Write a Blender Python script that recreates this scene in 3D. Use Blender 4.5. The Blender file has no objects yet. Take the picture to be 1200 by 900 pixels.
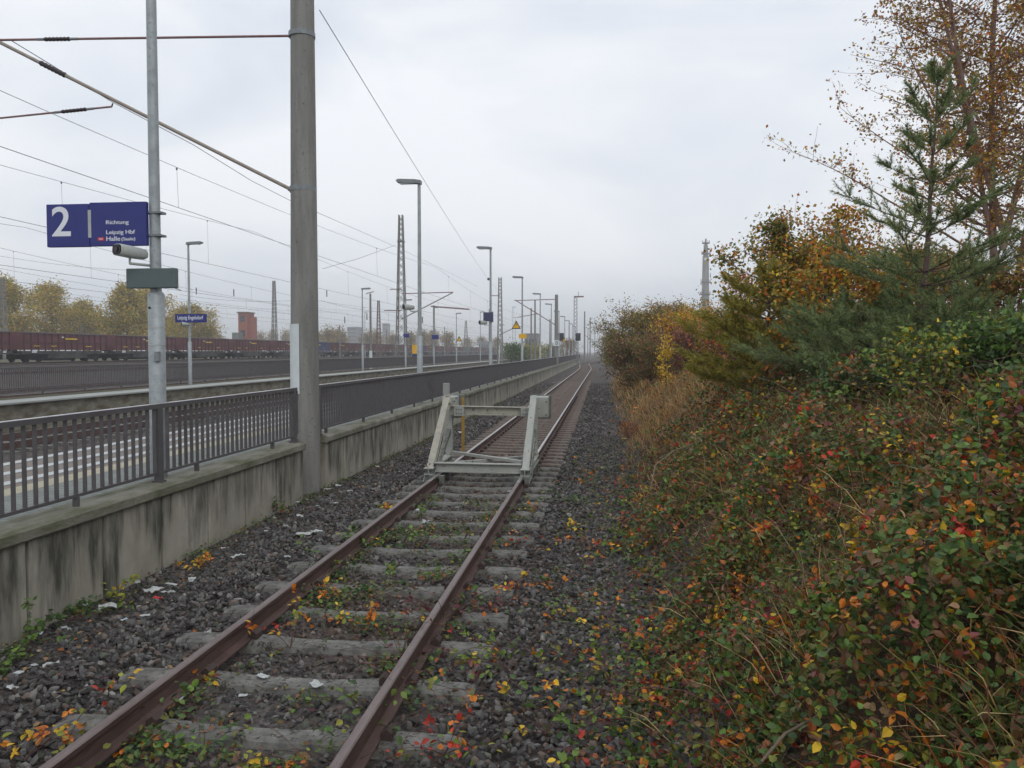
import bpy, math, random
import numpy as np
from mathutils import Vector, Matrix
random.seed(7); rng = np.random.default_rng(7)
sc = bpy.context.scene
COL = sc.collection
# ------------------------------------------------------------------ camera
F = 970.0                                   # focal length in pixels of the 1200 px wide photograph
YAW = math.radians(6.236); PIT = math.radians(2.243)
EYE = Vector((0, 0, 2.17))                  # z = 0 is the top of the siding's rails, +Y runs along the track
cd = bpy.data.cameras.new('camera'); cam = bpy.data.objects.new('camera', cd); COL.objects.link(cam)
cam.location = EYE; cam.rotation_euler = (math.radians(90) - PIT, 0, YAW)
cd.sensor_width = 36; cd.lens = F / 1200 * 36; cd.clip_start = 0.05; cd.clip_end = 6000
sc.camera = cam
# ------------------------------------------------------------------ world: overcast sky
SUN_EL, SUN_AZ = math.radians(38), math.radians(150)
w = bpy.data.worlds.new('World'); sc.world = w; w.use_nodes = True
nt = w.node_tree; nt.nodes.clear()
def N(nt, t, **k):
    n = nt.nodes.new(t)
    for a, b in k.items(): setattr(n, a, b)
    return n
out = N(nt, 'ShaderNodeOutputWorld')
sky = N(nt, 'ShaderNodeTexSky', sky_type='NISHITA', sun_disc=False, sun_elevation=SUN_EL, sun_rotation=SUN_AZ, dust_density=3.0)
b1 = N(nt, 'ShaderNodeBackground'); b1.inputs[1].default_value = 0.10
nt.links.new(sky.outputs[0], b1.inputs[0])
tc = N(nt, 'ShaderNodeTexCoord'); mp = N(nt, 'ShaderNodeMapping'); mp.inputs['Scale'].default_value = (1.0, 1.0, 2.6)
nz = N(nt, 'ShaderNodeTexNoise'); nz.inputs['Scale'].default_value = 1.9; nz.inputs['Detail'].default_value = 5; nz.inputs['Roughness'].default_value = .5; nz.inputs['Distortion'].default_value = .4
rp = N(nt, 'ShaderNodeValToRGB')
rp.color_ramp.elements[0].position = .38; rp.color_ramp.elements[0].color = (.61, .66, .735, 1)
rp.color_ramp.elements[1].position = .60; rp.color_ramp.elements[1].color = (.83, .845, .875, 1)
b2 = N(nt, 'ShaderNodeBackground'); b2.inputs[1].default_value = 1.08
mx = N(nt, 'ShaderNodeMixShader'); mx.inputs[0].default_value = .93
nt.links.new(tc.outputs['Generated'], mp.inputs[0]); nt.links.new(mp.outputs[0], nz.inputs[0])
nt.links.new(nz.outputs[0], rp.inputs[0]); nt.links.new(rp.outputs[0], b2.inputs[0])
nt.links.new(b1.outputs[0], mx.inputs[1]); nt.links.new(b2.outputs[0], mx.inputs[2]); nt.links.new(mx.outputs[0], out.inputs[0])
sl = bpy.data.lights.new('sun', 'SUN'); so = bpy.data.objects.new('sun', sl); COL.objects.link(so)
sl.energy = 0.5; sl.angle = math.radians(25); sl.color = (1, .97, .92)
so.rotation_euler = (math.radians(90) - SUN_EL, 0, math.radians(180) - SUN_AZ)
sc.view_settings.view_transform = 'Standard'; sc.view_settings.look = 'None'; sc.view_settings.gamma = 1; sc.view_settings.exposure = 0.22
sc.render.engine = 'CYCLES'
cy = sc.cycles; cy.max_bounces = 5; cy.diffuse_bounces = 3; cy.glossy_bounces = 2; cy.volume_bounces = 2; cy.transparent_max_bounces = 6
cy.use_denoising = True; cy.use_adaptive_sampling = True; cy.adaptive_threshold = 0.02
# ------------------------------------------------------------------ pixel of the photo -> place in the world
R = cam.rotation_euler.to_matrix()
def ray(px, py): return R @ Vector(((px - 600) / F, (450 - py) / F, -1.0))
def onY(px, py, Y): r = ray(px, py); return EYE + r * (Y / r.y)
def onX(px, py, X): r = ray(px, py); return EYE + r * (X / r.x)
def onZ(px, py, z): r = ray(px, py); return EYE + r * ((z - EYE.z) / r.z)
def yX(px, X): return onX(px, 412, X).y
# ------------------------------------------------------------------ materials
def lnk(nt, a, b): nt.links.new(a, b)
def mat(name, col, rough=.8, metal=0.0, var=None, scale=4.0, bump=0.0, bscale=None, stretch=None, spec=.4):
    m = bpy.data.materials.new(name); m.use_nodes = True; nt = m.node_tree; p = nt.nodes['Principled BSDF']
    p.inputs['Roughness'].default_value = rough; p.inputs['Metallic'].default_value = metal
    p.inputs['Specular IOR Level'].default_value = spec
    p.inputs['Base Color'].default_value = (*col, 1)
    if var or bump:
        tc = N(nt, 'ShaderNodeTexCoord'); mp = N(nt, 'ShaderNodeMapping')
        if stretch: mp.inputs['Scale'].default_value = stretch
        lnk(nt, tc.outputs['Object'], mp.inputs[0])
    if var:
        n = N(nt, 'ShaderNodeTexNoise'); n.inputs['Scale'].default_value = scale; n.inputs['Detail'].default_value = 8; n.inputs['Roughness'].default_value = .65
        r = N(nt, 'ShaderNodeValToRGB'); r.color_ramp.elements[0].position = .35; r.color_ramp.elements[1].position = .68
        r.color_ramp.elements[0].color = (*col, 1); r.color_ramp.elements[1].color = (*var, 1)
        lnk(nt, mp.outputs[0], n.inputs[0]); lnk(nt, n.outputs[0], r.inputs[0]); lnk(nt, r.outputs[0], p.inputs['Base Color'])
    if bump:
        n2 = N(nt, 'ShaderNodeTexNoise'); n2.inputs['Scale'].default_value = bscale or scale * 6; n2.inputs['Detail'].default_value = 6
        bb = N(nt, 'ShaderNodeBump'); bb.inputs['Strength'].default_value = bump; bb.inputs['Distance'].default_value = .02
        lnk(nt, mp.outputs[0], n2.inputs[0]); lnk(nt, n2.outputs[0], bb.inputs['Height']); lnk(nt, bb.outputs[0], p.inputs['Normal'])
    return m
def vmat(name, rough=.6, trans=0.0, spec=.3):
    "leaf and stone material whose own colour is stored per leaf / per stone"
    m = bpy.data.materials.new(name); m.use_nodes = True; nt = m.node_tree; p = nt.nodes['Principled BSDF']
    a = N(nt, 'ShaderNodeAttribute', attribute_name='Col'); lnk(nt, a.outputs['Color'], p.inputs['Base Color'])
    p.inputs['Roughness'].default_value = rough; p.inputs['Specular IOR Level'].default_value = spec
    if trans:
        t = N(nt, 'ShaderNodeBsdfTranslucent'); lnk(nt, a.outputs['Color'], t.inputs[0])
        mx = N(nt, 'ShaderNodeMixShader'); mx.inputs[0].default_value = trans
        lnk(nt, p.outputs[0], mx.inputs[1]); lnk(nt, t.outputs[0], mx.inputs[2]); lnk(nt, mx.outputs[0], nt.nodes['Material Output'].inputs[0])
    return m
M = {}
M['galv'] = mat('galvanised_steel', (.27, .30, .31), .5, .3, (.38, .41, .42), 9, .15)
M['galv_dark'] = mat('dull_galvanised_steel', (.17, .19, .20), .55, .2, (.26, .28, .29), 14, .15)
M['rail_steel'] = mat('mauve_brown_painted_steel', (.078, .072, .076), .5, 0, (.105, .098, .10), 5, .1)
M['rail_top'] = mat('sky_sheen_handrail_top', (.72, .72, .75), .3, .6, (.5, .5, .53), 7)  # pale colour paints in the sky's sheen on the flat handrail top
M['mast'] = mat('weathered_mast_concrete', (.165, .162, .152), .9, 0, (.27, .265, .25), 5, .5, 50, (1, 1, .12))
M['lattice'] = mat('lattice_steel', (.17, .17, .165), .7, 0, (.24, .22, .20), 3)
M['lattice_rust'] = mat('rusty_lattice_steel', (.13, .075, .07), .8, 0, (.19, .12, .11), 3)
M['tube_red'] = mat('red_brown_tube', (.20, .10, .10), .5, .1, (.27, .17, .16), 6)
M['tube_tan'] = mat('tan_aluminium_tube', (.34, .30, .25), .45, .3, (.26, .22, .18), 8)
M['insul'] = mat('brown_porcelain', (.035, .022, .025), .25)
M['wire'] = mat('copper_wire', (.17, .17, .18), .6, .2)
M['blue'] = mat('blue_sign', (.020, .026, .165), .35, 0, (.024, .031, .185), 2)
M['white'] = mat('white_letters', (.72, .74, .78), .4)
M['red'] = mat('red_sign', (.55, .03, .04), .4)
M['yellow'] = mat('yellow_sign', (.75, .42, .02), .5)
M['yellow_dull'] = mat('dull_yellow_paint', (.42, .24, .03), .8, 0, (.25, .17, .06), 9)
M['black'] = mat('black_paint', (.012, .012, .014), .5)
M['housing'] = mat('grey_white_housing', (.42, .44, .42), .4, 0, (.36, .38, .36), 12)
M['greygreen'] = mat('grey_green_board', (.085, .115, .115), .45, 0, (.10, .13, .13), 5)
M['plate'] = mat('white_plate', (.62, .67, .68), .4, 0, (.55, .60, .61), 6)
M['stop'] = mat('grey_green_stop_paint', (.32, .34, .31), .55, 0, (.42, .42, .38), 5, .3, 40)
M['stop_dirty'] = mat('worn_stop_paint', (.42, .39, .31), .6, 0, (.28, .29, .26), 7, .3, 40)
M['stop_dark'] = mat('soiled_stop_steel', (.10, .11, .10), .7, 0, (.20, .21, .18), 8, .2)
M['rust'] = mat('rusty_rail', (.070, .040, .033), .8, .05, (.12, .075, .065), 9, .25, 60, (1, .25, 1))
M['rust_top'] = mat('dull_pink_brown_railhead', (.14, .105, .10), .5, .15, (.21, .165, .155), 14, .2, 80, (1, .2, 1))
M['rail_shiny'] = mat('run_polished_railhead', (.42, .40, .40), .28, .6, (.30, .27, .26), 12, .1, 60, (1, .1, 1))
M['sleeper'] = mat('concrete_sleeper', (.10, .098, .088), .9, 0, (.24, .235, .215), 9, .3, 90)
M['sleeper_br'] = mat('brown_dusted_sleeper', (.12, .09, .075), .9, 0, (.20, .165, .14), 4, .5, 60)
M['iron'] = mat('fastening_iron', (.06, .04, .035), .8)
M['brick'] = mat('red_brick', (.25, .075, .05), .9, 0, (.34, .12, .08), 2)
M['glass'] = mat('dark_window', (.05, .06, .07), .2)
M['greyblock'] = mat('grey_render', (.20, .20, .22), .9, 0, (.26, .26, .28), .2)
M['tower'] = mat('tower_concrete', (.19, .185, .17), .9, 0, (.25, .245, .23), .15)
M['tower_rust'] = mat('tower_collar', (.15, .12, .13), .9)
M['maroon'] = mat('maroon_wagon_paint', (.15, .055, .058), .7, 0, (.10, .04, .045), .7, .2, 6, (1, .4, 1.6))
M['maroon_rib'] = mat('maroon_rib_paint', (.085, .032, .036), .75)
M['wblue'] = mat('blue_wagon_paint', (.025, .05, .16), .7, 0, (.04, .05, .10), .8)
M['wteal'] = mat('teal_wagon_paint', (.03, .13, .14), .7, 0, (.05, .11, .11), .8)
M['wframe'] = mat('grimy_underframe', (.035, .034, .033), .9, 0, (.085, .085, .08), 1.2)
M['wdark'] = mat('wheel_grime', (.018, .017, .017), .9)
M['rimgrey'] = mat('pale_top_rim', (.17, .14, .14), .7)
M['ywmark'] = mat('yellow_stencil', (.75, .50, .03), .6)
M['paper'] = mat('wet_paper', (.55, .57, .57), .7, 0, (.30, .31, .29), 18, .2)
M['bark'] = mat('grey_brown_bark', (.07, .052, .042), .9, 0, (.12, .09, .075), 14, .5, 60, (1, 1, .2))
M['bark_pine'] = mat('brown_pine_bark', (.085, .055, .048), .9, 0, (.13, .085, .07), 14, .5, 60, (1, 1, .3))
M['bark_birch'] = mat('pinkish_birch_bark', (.24, .15, .125), .85, 0, (.38, .28, .24), 9, .3, 40, (1, 1, .3))
M['cane'] = mat('dark_red_cane', (.075, .028, .030), .6, 0, (.11, .06, .04), 12)
M['deadstem'] = mat('pale_dead_stem', (.20, .16, .11), .8, 0, (.13, .10, .07), 12)
M['leaf'] = vmat('leaves', .5, .22, .35)
M['needle'] = vmat('needles', .6, .1, .2)
M['grass'] = vmat('grass_blades', .7, .15, .15)
M['stone'] = vmat('ballast_stones', .75, 0, .35)

def wear(m, col, thr=.62, sc_=14):
    nt = m.node_tree; p = nt.nodes['Principled BSDF']; src = p.inputs['Base Color'].links[0].from_socket
    tc = N(nt, 'ShaderNodeTexCoord'); n = N(nt, 'ShaderNodeTexNoise'); n.inputs['Scale'].default_value = sc_; n.inputs['Detail'].default_value = 10; n.inputs['Roughness'].default_value = .7; lnk(nt, tc.outputs['Object'], n.inputs[0])
    r = N(nt, 'ShaderNodeMapRange'); r.inputs[1].default_value = thr; r.inputs[2].default_value = thr + .05; lnk(nt, n.outputs[0], r.inputs[0])
    k = N(nt, 'ShaderNodeMix', data_type='RGBA'); lnk(nt, r.outputs[0], k.inputs[0]); lnk(nt, src, k.inputs[6]); k.inputs[7].default_value = (*col, 1); lnk(nt, k.outputs[2], p.inputs['Base Color'])
wear(M['stop'], (.12, .085, .055), .60, 9); wear(M['stop_dirty'], (.13, .08, .05), .57, 8); wear(M['mast'], (.10, .098, .09), .60, 22); wear(M['galv'], (.19, .19, .18), .60, 30)
wear(M['sleeper'], (.05, .045, .035), .54, 16); wear(M['maroon'], (.09, .06, .055), .58, 3); wear(M['housing'], (.25, .24, .2), .63, 25); wear(M['greygreen'], (.06, .07, .065), .6, 20)
def wall_mat():
    m = bpy.data.materials.new('stained_panel_concrete'); m.use_nodes = True; nt = m.node_tree; p = nt.nodes['Principled BSDF']; p.inputs['Roughness'].default_value = .9
    tc = N(nt, 'ShaderNodeTexCoord'); sx = N(nt, 'ShaderNodeSeparateXYZ'); lnk(nt, tc.outputs['Object'], sx.inputs[0])
    def noise(scale, stretch, det=6, rough=.6):
        mp = N(nt, 'ShaderNodeMapping'); mp.inputs['Scale'].default_value = stretch; lnk(nt, tc.outputs['Object'], mp.inputs[0])
        n = N(nt, 'ShaderNodeTexNoise'); n.inputs['Scale'].default_value = scale; n.inputs['Detail'].default_value = det; n.inputs['Roughness'].default_value = rough
        lnk(nt, mp.outputs[0], n.inputs[0]); return n.outputs[0]
    def math_(op, a, b, clamp=False):
        k = N(nt, 'ShaderNodeMath', operation=op, use_clamp=clamp)
        for i, v in enumerate((a, b)):
            if v is None: continue
            if isinstance(v, (int, float)): k.inputs[i].default_value = v
            else: lnk(nt, v, k.inputs[i])
        return k.outputs[0]
    def mr(v, a, b, c=0., d=1.):
        k = N(nt, 'ShaderNodeMapRange'); lnk(nt, v, k.inputs[0])
        for i, x in enumerate((a, b, c, d)): k.inputs[i + 1].default_value = x
        return k.outputs[0]
    def mix(f, a, b):
        k = N(nt, 'ShaderNodeMix', data_type='RGBA'); lnk(nt, f, k.inputs[0])
        for i, v in ((6, a), (7, b)):
            if isinstance(v, tuple): k.inputs[i].default_value = (*v, 1)
            else: lnk(nt, v, k.inputs[i])
        return k.outputs[2]
    base = mix(mr(noise(3, (1, 1, 1), 8), .35, .7), (.30, .28, .225), (.43, .405, .34))
    # per panel tone: each cast panel came out a little lighter or darker
    pid = math_('FLOOR', math_('DIVIDE', sx.outputs['Y'], 1.08), None)
    wn = N(nt, 'ShaderNodeTexWhiteNoise', noise_dimensions='1D'); lnk(nt, pid, wn.inputs['W'])
    base = mix(math_('MULTIPLY', wn.outputs['Value'], .5), base, (.22, .205, .16))
    # run-off streaks, dark from under the coping, ragged lower ends
    st = noise(2.1, (1, 1, .12), 6, .7); reach = mr(st, .36, .66, -.55, .62)
    h = mr(sx.outputs['Z'], -.25, .57)
    f = math_('SUBTRACT', h, 0, True)
    streak = mr(math_('ADD', sx.outputs['Z'], reach), .1, .6)
    streak2 = math_('MULTIPLY', streak, mr(noise(7, (1, 1, .2), 5), .3, .62), True)
    c = mix(math_('MULTIPLY', streak2, .9), base, (.035, .036, .026))
    foot = math_('MULTIPLY', mr(sx.outputs['Z'], .12, -.25), mr(noise(3.5, (1, 1, .6), 5), .42, .62), True)
    c = mix(math_('MULTIPLY', foot, .75), c, (.07, .075, .04))
    lnk(nt, c, p.inputs['Base Color'])
    bb = N(nt, 'ShaderNodeBump'); bb.inputs['Strength'].default_value = .35; bb.inputs['Distance'].default_value = .01
    lnk(nt, noise(40, (1, 1, 1)), bb.inputs['Height']); lnk(nt, bb.outputs[0], p.inputs['Normal'])
    return m
M['wall'] = wall_mat()
M['coping'] = mat('mossy_coping', (.25, .24, .20), .9, 0, (.085, .09, .045), 5, .5, 40, (1, .35, 1))
M['edge'] = mat('platform_edge_concrete', (.36, .37, .35), .85, 0, (.27, .28, .26), 2, .2, 30, (1, .3, 1))
M['edge_face'] = mat('mossy_platform_face', (.25, .24, .19), .9, 0, (.10, .075, .045), 2.2, .3, 20, (1, .8, 2))
M['slab'] = mat('platform_slab', (.17, .18, .17), .85, 0, (.22, .23, .21), 3, .3)
M['white_paint'] = mat('white_guide_band', (.52, .55, .55), .7, 0, (.42, .45, .45), 5)
M['cream_paint'] = mat('cream_guide_band', (.42, .38, .27), .7, 0, (.34, .31, .22), 5)

def gravel_mat(name, cols, sc_=22, bump=.9):
    m = bpy.data.materials.new(name); m.use_nodes = True; nt = m.node_tree; p = nt.nodes['Principled BSDF']; p.inputs['Roughness'].default_value = .85; p.inputs['Specular IOR Level'].default_value = .3
    tc = N(nt, 'ShaderNodeTexCoord'); v = N(nt, 'ShaderNodeTexVoronoi'); v.inputs['Scale'].default_value = sc_; lnk(nt, tc.outputs['Object'], v.inputs[0])
    s = N(nt, 'ShaderNodeSeparateColor'); lnk(nt, v.outputs['Color'], s.inputs[0])
    r = N(nt, 'ShaderNodeValToRGB'); lnk(nt, s.outputs[0], r.inputs[0])
    for k, c in enumerate(cols):
        e = r.color_ramp.elements[k] if k < 2 else r.color_ramp.elements.new(k / (len(cols) - 1))
        e.position = k / (len(cols) - 1); e.color = (*c, 1)
    n = N(nt, 'ShaderNodeTexNoise'); n.inputs['Scale'].default_value = .5; n.inputs['Detail'].default_value = 6; lnk(nt, tc.outputs['Object'], n.inputs[0])
    k = N(nt, 'ShaderNodeMix', data_type='RGBA', blend_type='MULTIPLY'); k.inputs[0].default_value = .7; lnk(nt, r.outputs[0], k.inputs[6])
    r2 = N(nt, 'ShaderNodeValToRGB'); lnk(nt, n.outputs[0], r2.inputs[0]); r2.color_ramp.elements[0].position = .35; r2.color_ramp.elements[1].position = .65
    r2.color_ramp.elements[0].color = (.75, .66, .6, 1); r2.color_ramp.elements[1].color = (1.2, 1.15, 1.1, 1); lnk(nt, r2.outputs[0], k.inputs[7])
    lnk(nt, k.outputs[2], p.inputs['Base Color'])
    bb = N(nt, 'ShaderNodeBump', invert=True); bb.inputs['Strength'].default_value = bump; bb.inputs['Distance'].default_value = .04
    lnk(nt, v.outputs['Distance'], bb.inputs['Height']); lnk(nt, bb.outputs[0], p.inputs['Normal'])
    return m
M['gravel'] = gravel_mat('ballast_gravel', [(.045, .04, .038), (.075, .068, .062), (.11, .10, .095), (.06, .052, .05)])
M['gravel_yard'] = gravel_mat('yard_gravel', [(.05, .044, .040), (.075, .066, .06), (.10, .09, .082), (.06, .055, .045)], 9)
M['soil'] = mat('leaf_littered_soil', (.045, .032, .020), .95, 0, (.11, .075, .045), 5, 1.0, 30)
M['field'] = mat('dull_autumn_grass', (.06, .065, .03), .95, 0, (.10, .085, .045), .3, .5, 3)
# ------------------------------------------------------------------ mesh helpers
class MB:
    def __init__(s): s.v = []; s.f = []; s.smooth = []
    def add(s, vs, fs, sm=False):
        o = len(s.v); s.v += [tuple(v) for v in vs]; s.f += [tuple(o + i for i in f) for f in fs]; s.smooth += [sm] * len(fs); return s
    def box(s, x0, x1, y0, y1, z0, z1):
        return s.add([(x0, y0, z0), (x1, y0, z0), (x1, y1, z0), (x0, y1, z0), (x0, y0, z1), (x1, y0, z1), (x1, y1, z1), (x0, y1, z1)],
                     [(0, 3, 2, 1), (4, 5, 6, 7), (0, 1, 5, 4), (1, 2, 6, 5), (2, 3, 7, 6), (3, 0, 4, 7)])
    def cbox(s, c, sx, sy, sz): return s.box(c[0] - sx / 2, c[0] + sx / 2, c[1] - sy / 2, c[1] + sy / 2, c[2] - sz / 2, c[2] + sz / 2)
    def bar(s, a, b, w_, h_, up=(0, 0, 1)):
        "straight bar of rectangular section w_ (sideways) by h_ (towards up)"
        a, b, up = Vector(a), Vector(b), Vector(up); d = (b - a).normalized(); x = d.cross(up)
        if x.length < 1e-4: x = d.cross(Vector((1, 0, 0)))
        x.normalize(); y = x.cross(d).normalized(); x *= w_ / 2; y *= h_ / 2
        vs = [p + i * x + j * y for p in (a, b) for i, j in ((-1, -1), (1, -1), (1, 1), (-1, 1))]
        return s.add(vs, [(0, 1, 2, 3), (7, 6, 5, 4), (0, 4, 5, 1), (1, 5, 6, 2), (2, 6, 7, 3), (3, 7, 4, 0)])
    def tube(s, pts, rad, n=8, cap=True):
        pts = [Vector(p) for p in pts]; k = len(pts); rad = rad if isinstance(rad, (list, tuple)) else [rad] * k
        rings = []; ref = Vector((0.13, 0.21, 1)) if abs((pts[-1] - pts[0]).normalized().z) < .9 else Vector((1, .1, 0))
        for i, p in enumerate(pts):
            d = (pts[min(i + 1, k - 1)] - pts[max(i - 1, 0)]).normalized(); x = d.cross(ref).normalized(); y = d.cross(x)
            rings.append([p + (x * math.cos(t) + y * math.sin(t)) * rad[i] for t in [2 * math.pi * j / n for j in range(n)]])
        vs = [v for r in rings for v in r]
        fs = [(i * n + j, i * n + (j + 1) % n, (i + 1) * n + (j + 1) % n, (i + 1) * n + j) for i in range(k - 1) for j in range(n)]
        if cap: fs += [tuple(range(n - 1, -1, -1)), tuple((k - 1) * n + j for j in range(n))]
        return s.add(vs, fs, True)
    def prism(s, prof, a, b):
        "extrude a convex/concave profile [(x,z)] from y=a to y=b"
        n = len(prof); vs = [(x, a, z) for x, z in prof] + [(x, b, z) for x, z in prof]
        return s.add(vs, [tuple(range(n)), tuple(range(2 * n - 1, n - 1, -1))] + [(i, i + n, (i + 1) % n + n, (i + 1) % n) for i in range(n)])
def wloc(o):
    v = Vector((0, 0, 0))
    while o: v += o.location; o = o.parent
    return v
def build(name, mb, m, parent=None, bevel=0):
    me = bpy.data.meshes.new(name); o0 = wloc(parent) if parent else Vector((0, 0, 0))
    me.from_pydata([(v[0] - o0.x, v[1] - o0.y, v[2] - o0.z) for v in mb.v], [], mb.f); me.update()
    me.polygons.foreach_set('use_smooth', mb.smooth)
    ms = m if isinstance(m, list) else [m]
    for x in ms: me.materials.append(x)
    o = bpy.data.objects.new(name, me); COL.objects.link(o); o.parent = parent
    if bevel:
        b = o.modifiers.new('bevel', 'BEVEL'); b.width = bevel; b.segments = 2; b.limit_method = 'ANGLE'
    if any(mb.smooth) and not all(mb.smooth): pass
    elif all(mb.smooth) and mb.smooth:
        try: me.set_sharp_from_angle(angle=math.radians(50))
        except Exception: pass
    return o
def tag(o, label, cat, group=None, kind=None):
    o['label'] = label; o['category'] = cat
    if group: o['group'] = group
    if kind: o['kind'] = kind
    return o
def thing(name, label, cat, loc, group=None):
    o = bpy.data.objects.new(name, None); o.empty_display_size = .2; COL.objects.link(o); o.location = loc
    return tag(o, label, cat, group)
def copy_tree(o, parent=None):
    c = o.copy(); COL.objects.link(c); c.parent = parent
    for ch in list(o.children): copy_tree(ch, c)
    return c
def struct(o): o['kind'] = 'structure'; return o
def npmesh(name, V, Fc, nper, m, col=None, parent=None, smooth=False):
    "big mesh from arrays: V (n,3), Fc flat loop indices with nper corners per face"
    me = bpy.data.meshes.new(name); V = np.asarray(V, np.float32); Fc = np.asarray(Fc, np.int32).ravel(); nf = len(Fc) // nper
    if parent: o0 = wloc(parent); V = V - np.array([o0.x, o0.y, o0.z], np.float32)
    me.vertices.add(len(V)); me.vertices.foreach_set('co', V.ravel())
    me.loops.add(len(Fc)); me.loops.foreach_set('vertex_index', Fc)
    me.polygons.add(nf); me.polygons.foreach_set('loop_start', np.arange(nf, dtype=np.int32) * nper)
    me.update(calc_edges=True)
    me.polygons.foreach_set('use_smooth', np.full(nf, smooth))
    if col is not None:
        a = me.color_attributes.new('Col', 'FLOAT_COLOR', 'POINT')
        a.data.foreach_set('color', np.concatenate([col, np.ones((len(col), 1))], 1).astype(np.float32).ravel())
    me.materials.append(m); o = bpy.data.objects.new(name, me); COL.objects.link(o); o.parent = parent
    return o
def text(name, body, x0, x1, z0, z1, y, m, parent, bold=0.0):
    cu = bpy.data.curves.new('t', 'FONT'); cu.body = body; cu.extrude = .002; cu.offset = bold
    t = bpy.data.objects.new('t', cu); COL.objects.link(t); bpy.context.view_layer.update()
    me = bpy.data.meshes.new_from_object(t.evaluated_get(bpy.context.evaluated_depsgraph_get())); bpy.data.objects.remove(t)
    n = len(me.vertices); a = np.empty(n * 3); me.vertices.foreach_get('co', a); a = a.reshape(-1, 3)
    mn, mx_ = a.min(0), a.max(0); o0 = wloc(parent)
    b = np.empty_like(a); b[:, 0] = x0 + (a[:, 0] - mn[0]) / (mx_[0] - mn[0]) * (x1 - x0) - o0.x
    b[:, 2] = z0 + (a[:, 1] - mn[1]) / (mx_[1] - mn[1]) * (z1 - z0) - o0.z; b[:, 1] = y - (a[:, 2]) - o0.y
    me.vertices.foreach_set('co', b.ravel()); me.update(); me.name = name; me.materials.clear(); me.materials.append(m)
    o = bpy.data.objects.new(name, me); COL.objects.link(o); o.parent = parent; return o
ORD = ['first', 'second', 'third', 'fourth', 'fifth', 'sixth', 'seventh', 'eighth', 'ninth', 'tenth', 'eleventh', 'twelfth', 'thirteenth', 'fourteenth', 'fifteenth',
       'sixteenth', 'seventeenth', 'eighteenth', 'nineteenth', 'twentieth', 'twenty-first', 'twenty-second', 'twenty-third', 'twenty-fourth', 'twenty-fifth', 'twenty-sixth']
# ------------------------------------------------------------------ ground
def toe(Y): return .50 + .18 * np.clip((np.asarray(Y) - 9) / 8, 0, 1) + .10 * np.sin(Y * .9 + 1) + .08 * np.sin(Y * 2.3)
def gz(X, Y):
    "height of the ground sheet"
    X = np.asarray(X, float); Y = np.asarray(Y, float)
    s = np.maximum(X - toe(Y), 0)
    bank = 1.80 * (1 - np.exp(-(s / 1.3) ** 1.3)) + .07 * np.minimum(s, 8)
    bank += np.where(s > .3, .10 * np.sin(X * 2.1 + Y * .7) * np.cos(Y * 1.3 - X), 0) * np.minimum(s, 1)
    z = -.25 + bank + .012 * np.sin(X * 5 + Y * 3) * np.cos(Y * 4.1 - X * 2)
    z = z + np.clip((-X - 38) / 14, 0, 1) * 1.1
    return z
xs = np.unique(np.concatenate([[-2600, -1500, -900, -500, -300, -200, -140, -100, -75, -62], np.arange(-56, -6, 2.), np.arange(-6, 9, .2), np.arange(9, 30, 2.), [40, 60, 100, 200, 400, 900, 1600, 2600]]))
ys = np.unique(np.concatenate([[-60, -30, -15, -8], np.arange(-5, 40, .35), np.arange(40, 200, 4.), [230, 280, 350, 450, 600, 900, 1300, 1900, 2800]]))
GX, GY = np.meshgrid(xs, ys); nx, ny = len(xs), len(ys)
V = np.stack([GX.ravel(), GY.ravel(), gz(GX.ravel(), GY.ravel())], 1)
I = (np.arange(ny - 1)[:, None] * nx + np.arange(nx - 1)[None, :]).ravel()
Fq = np.stack([I, I + 1, I + nx + 1, I + nx], 1)
g = npmesh('ground', V, Fq, 4, M['gravel'], None, None, True); struct(g)
for k in ('gravel_yard', 'soil', 'field'): g.data.materials.append(M[k])
cx = V[Fq].mean(1); mi = np.zeros(len(Fq), np.int32)
mi[cx[:, 0] > .72] = 2; mi[cx[:, 0] < -5.2] = 1; mi[cx[:, 0] < -64] = 3; mi[(cx[:, 0] > 20)] = 3
g.data.polygons.foreach_set('material_index', mi); g.data.update()
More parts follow.
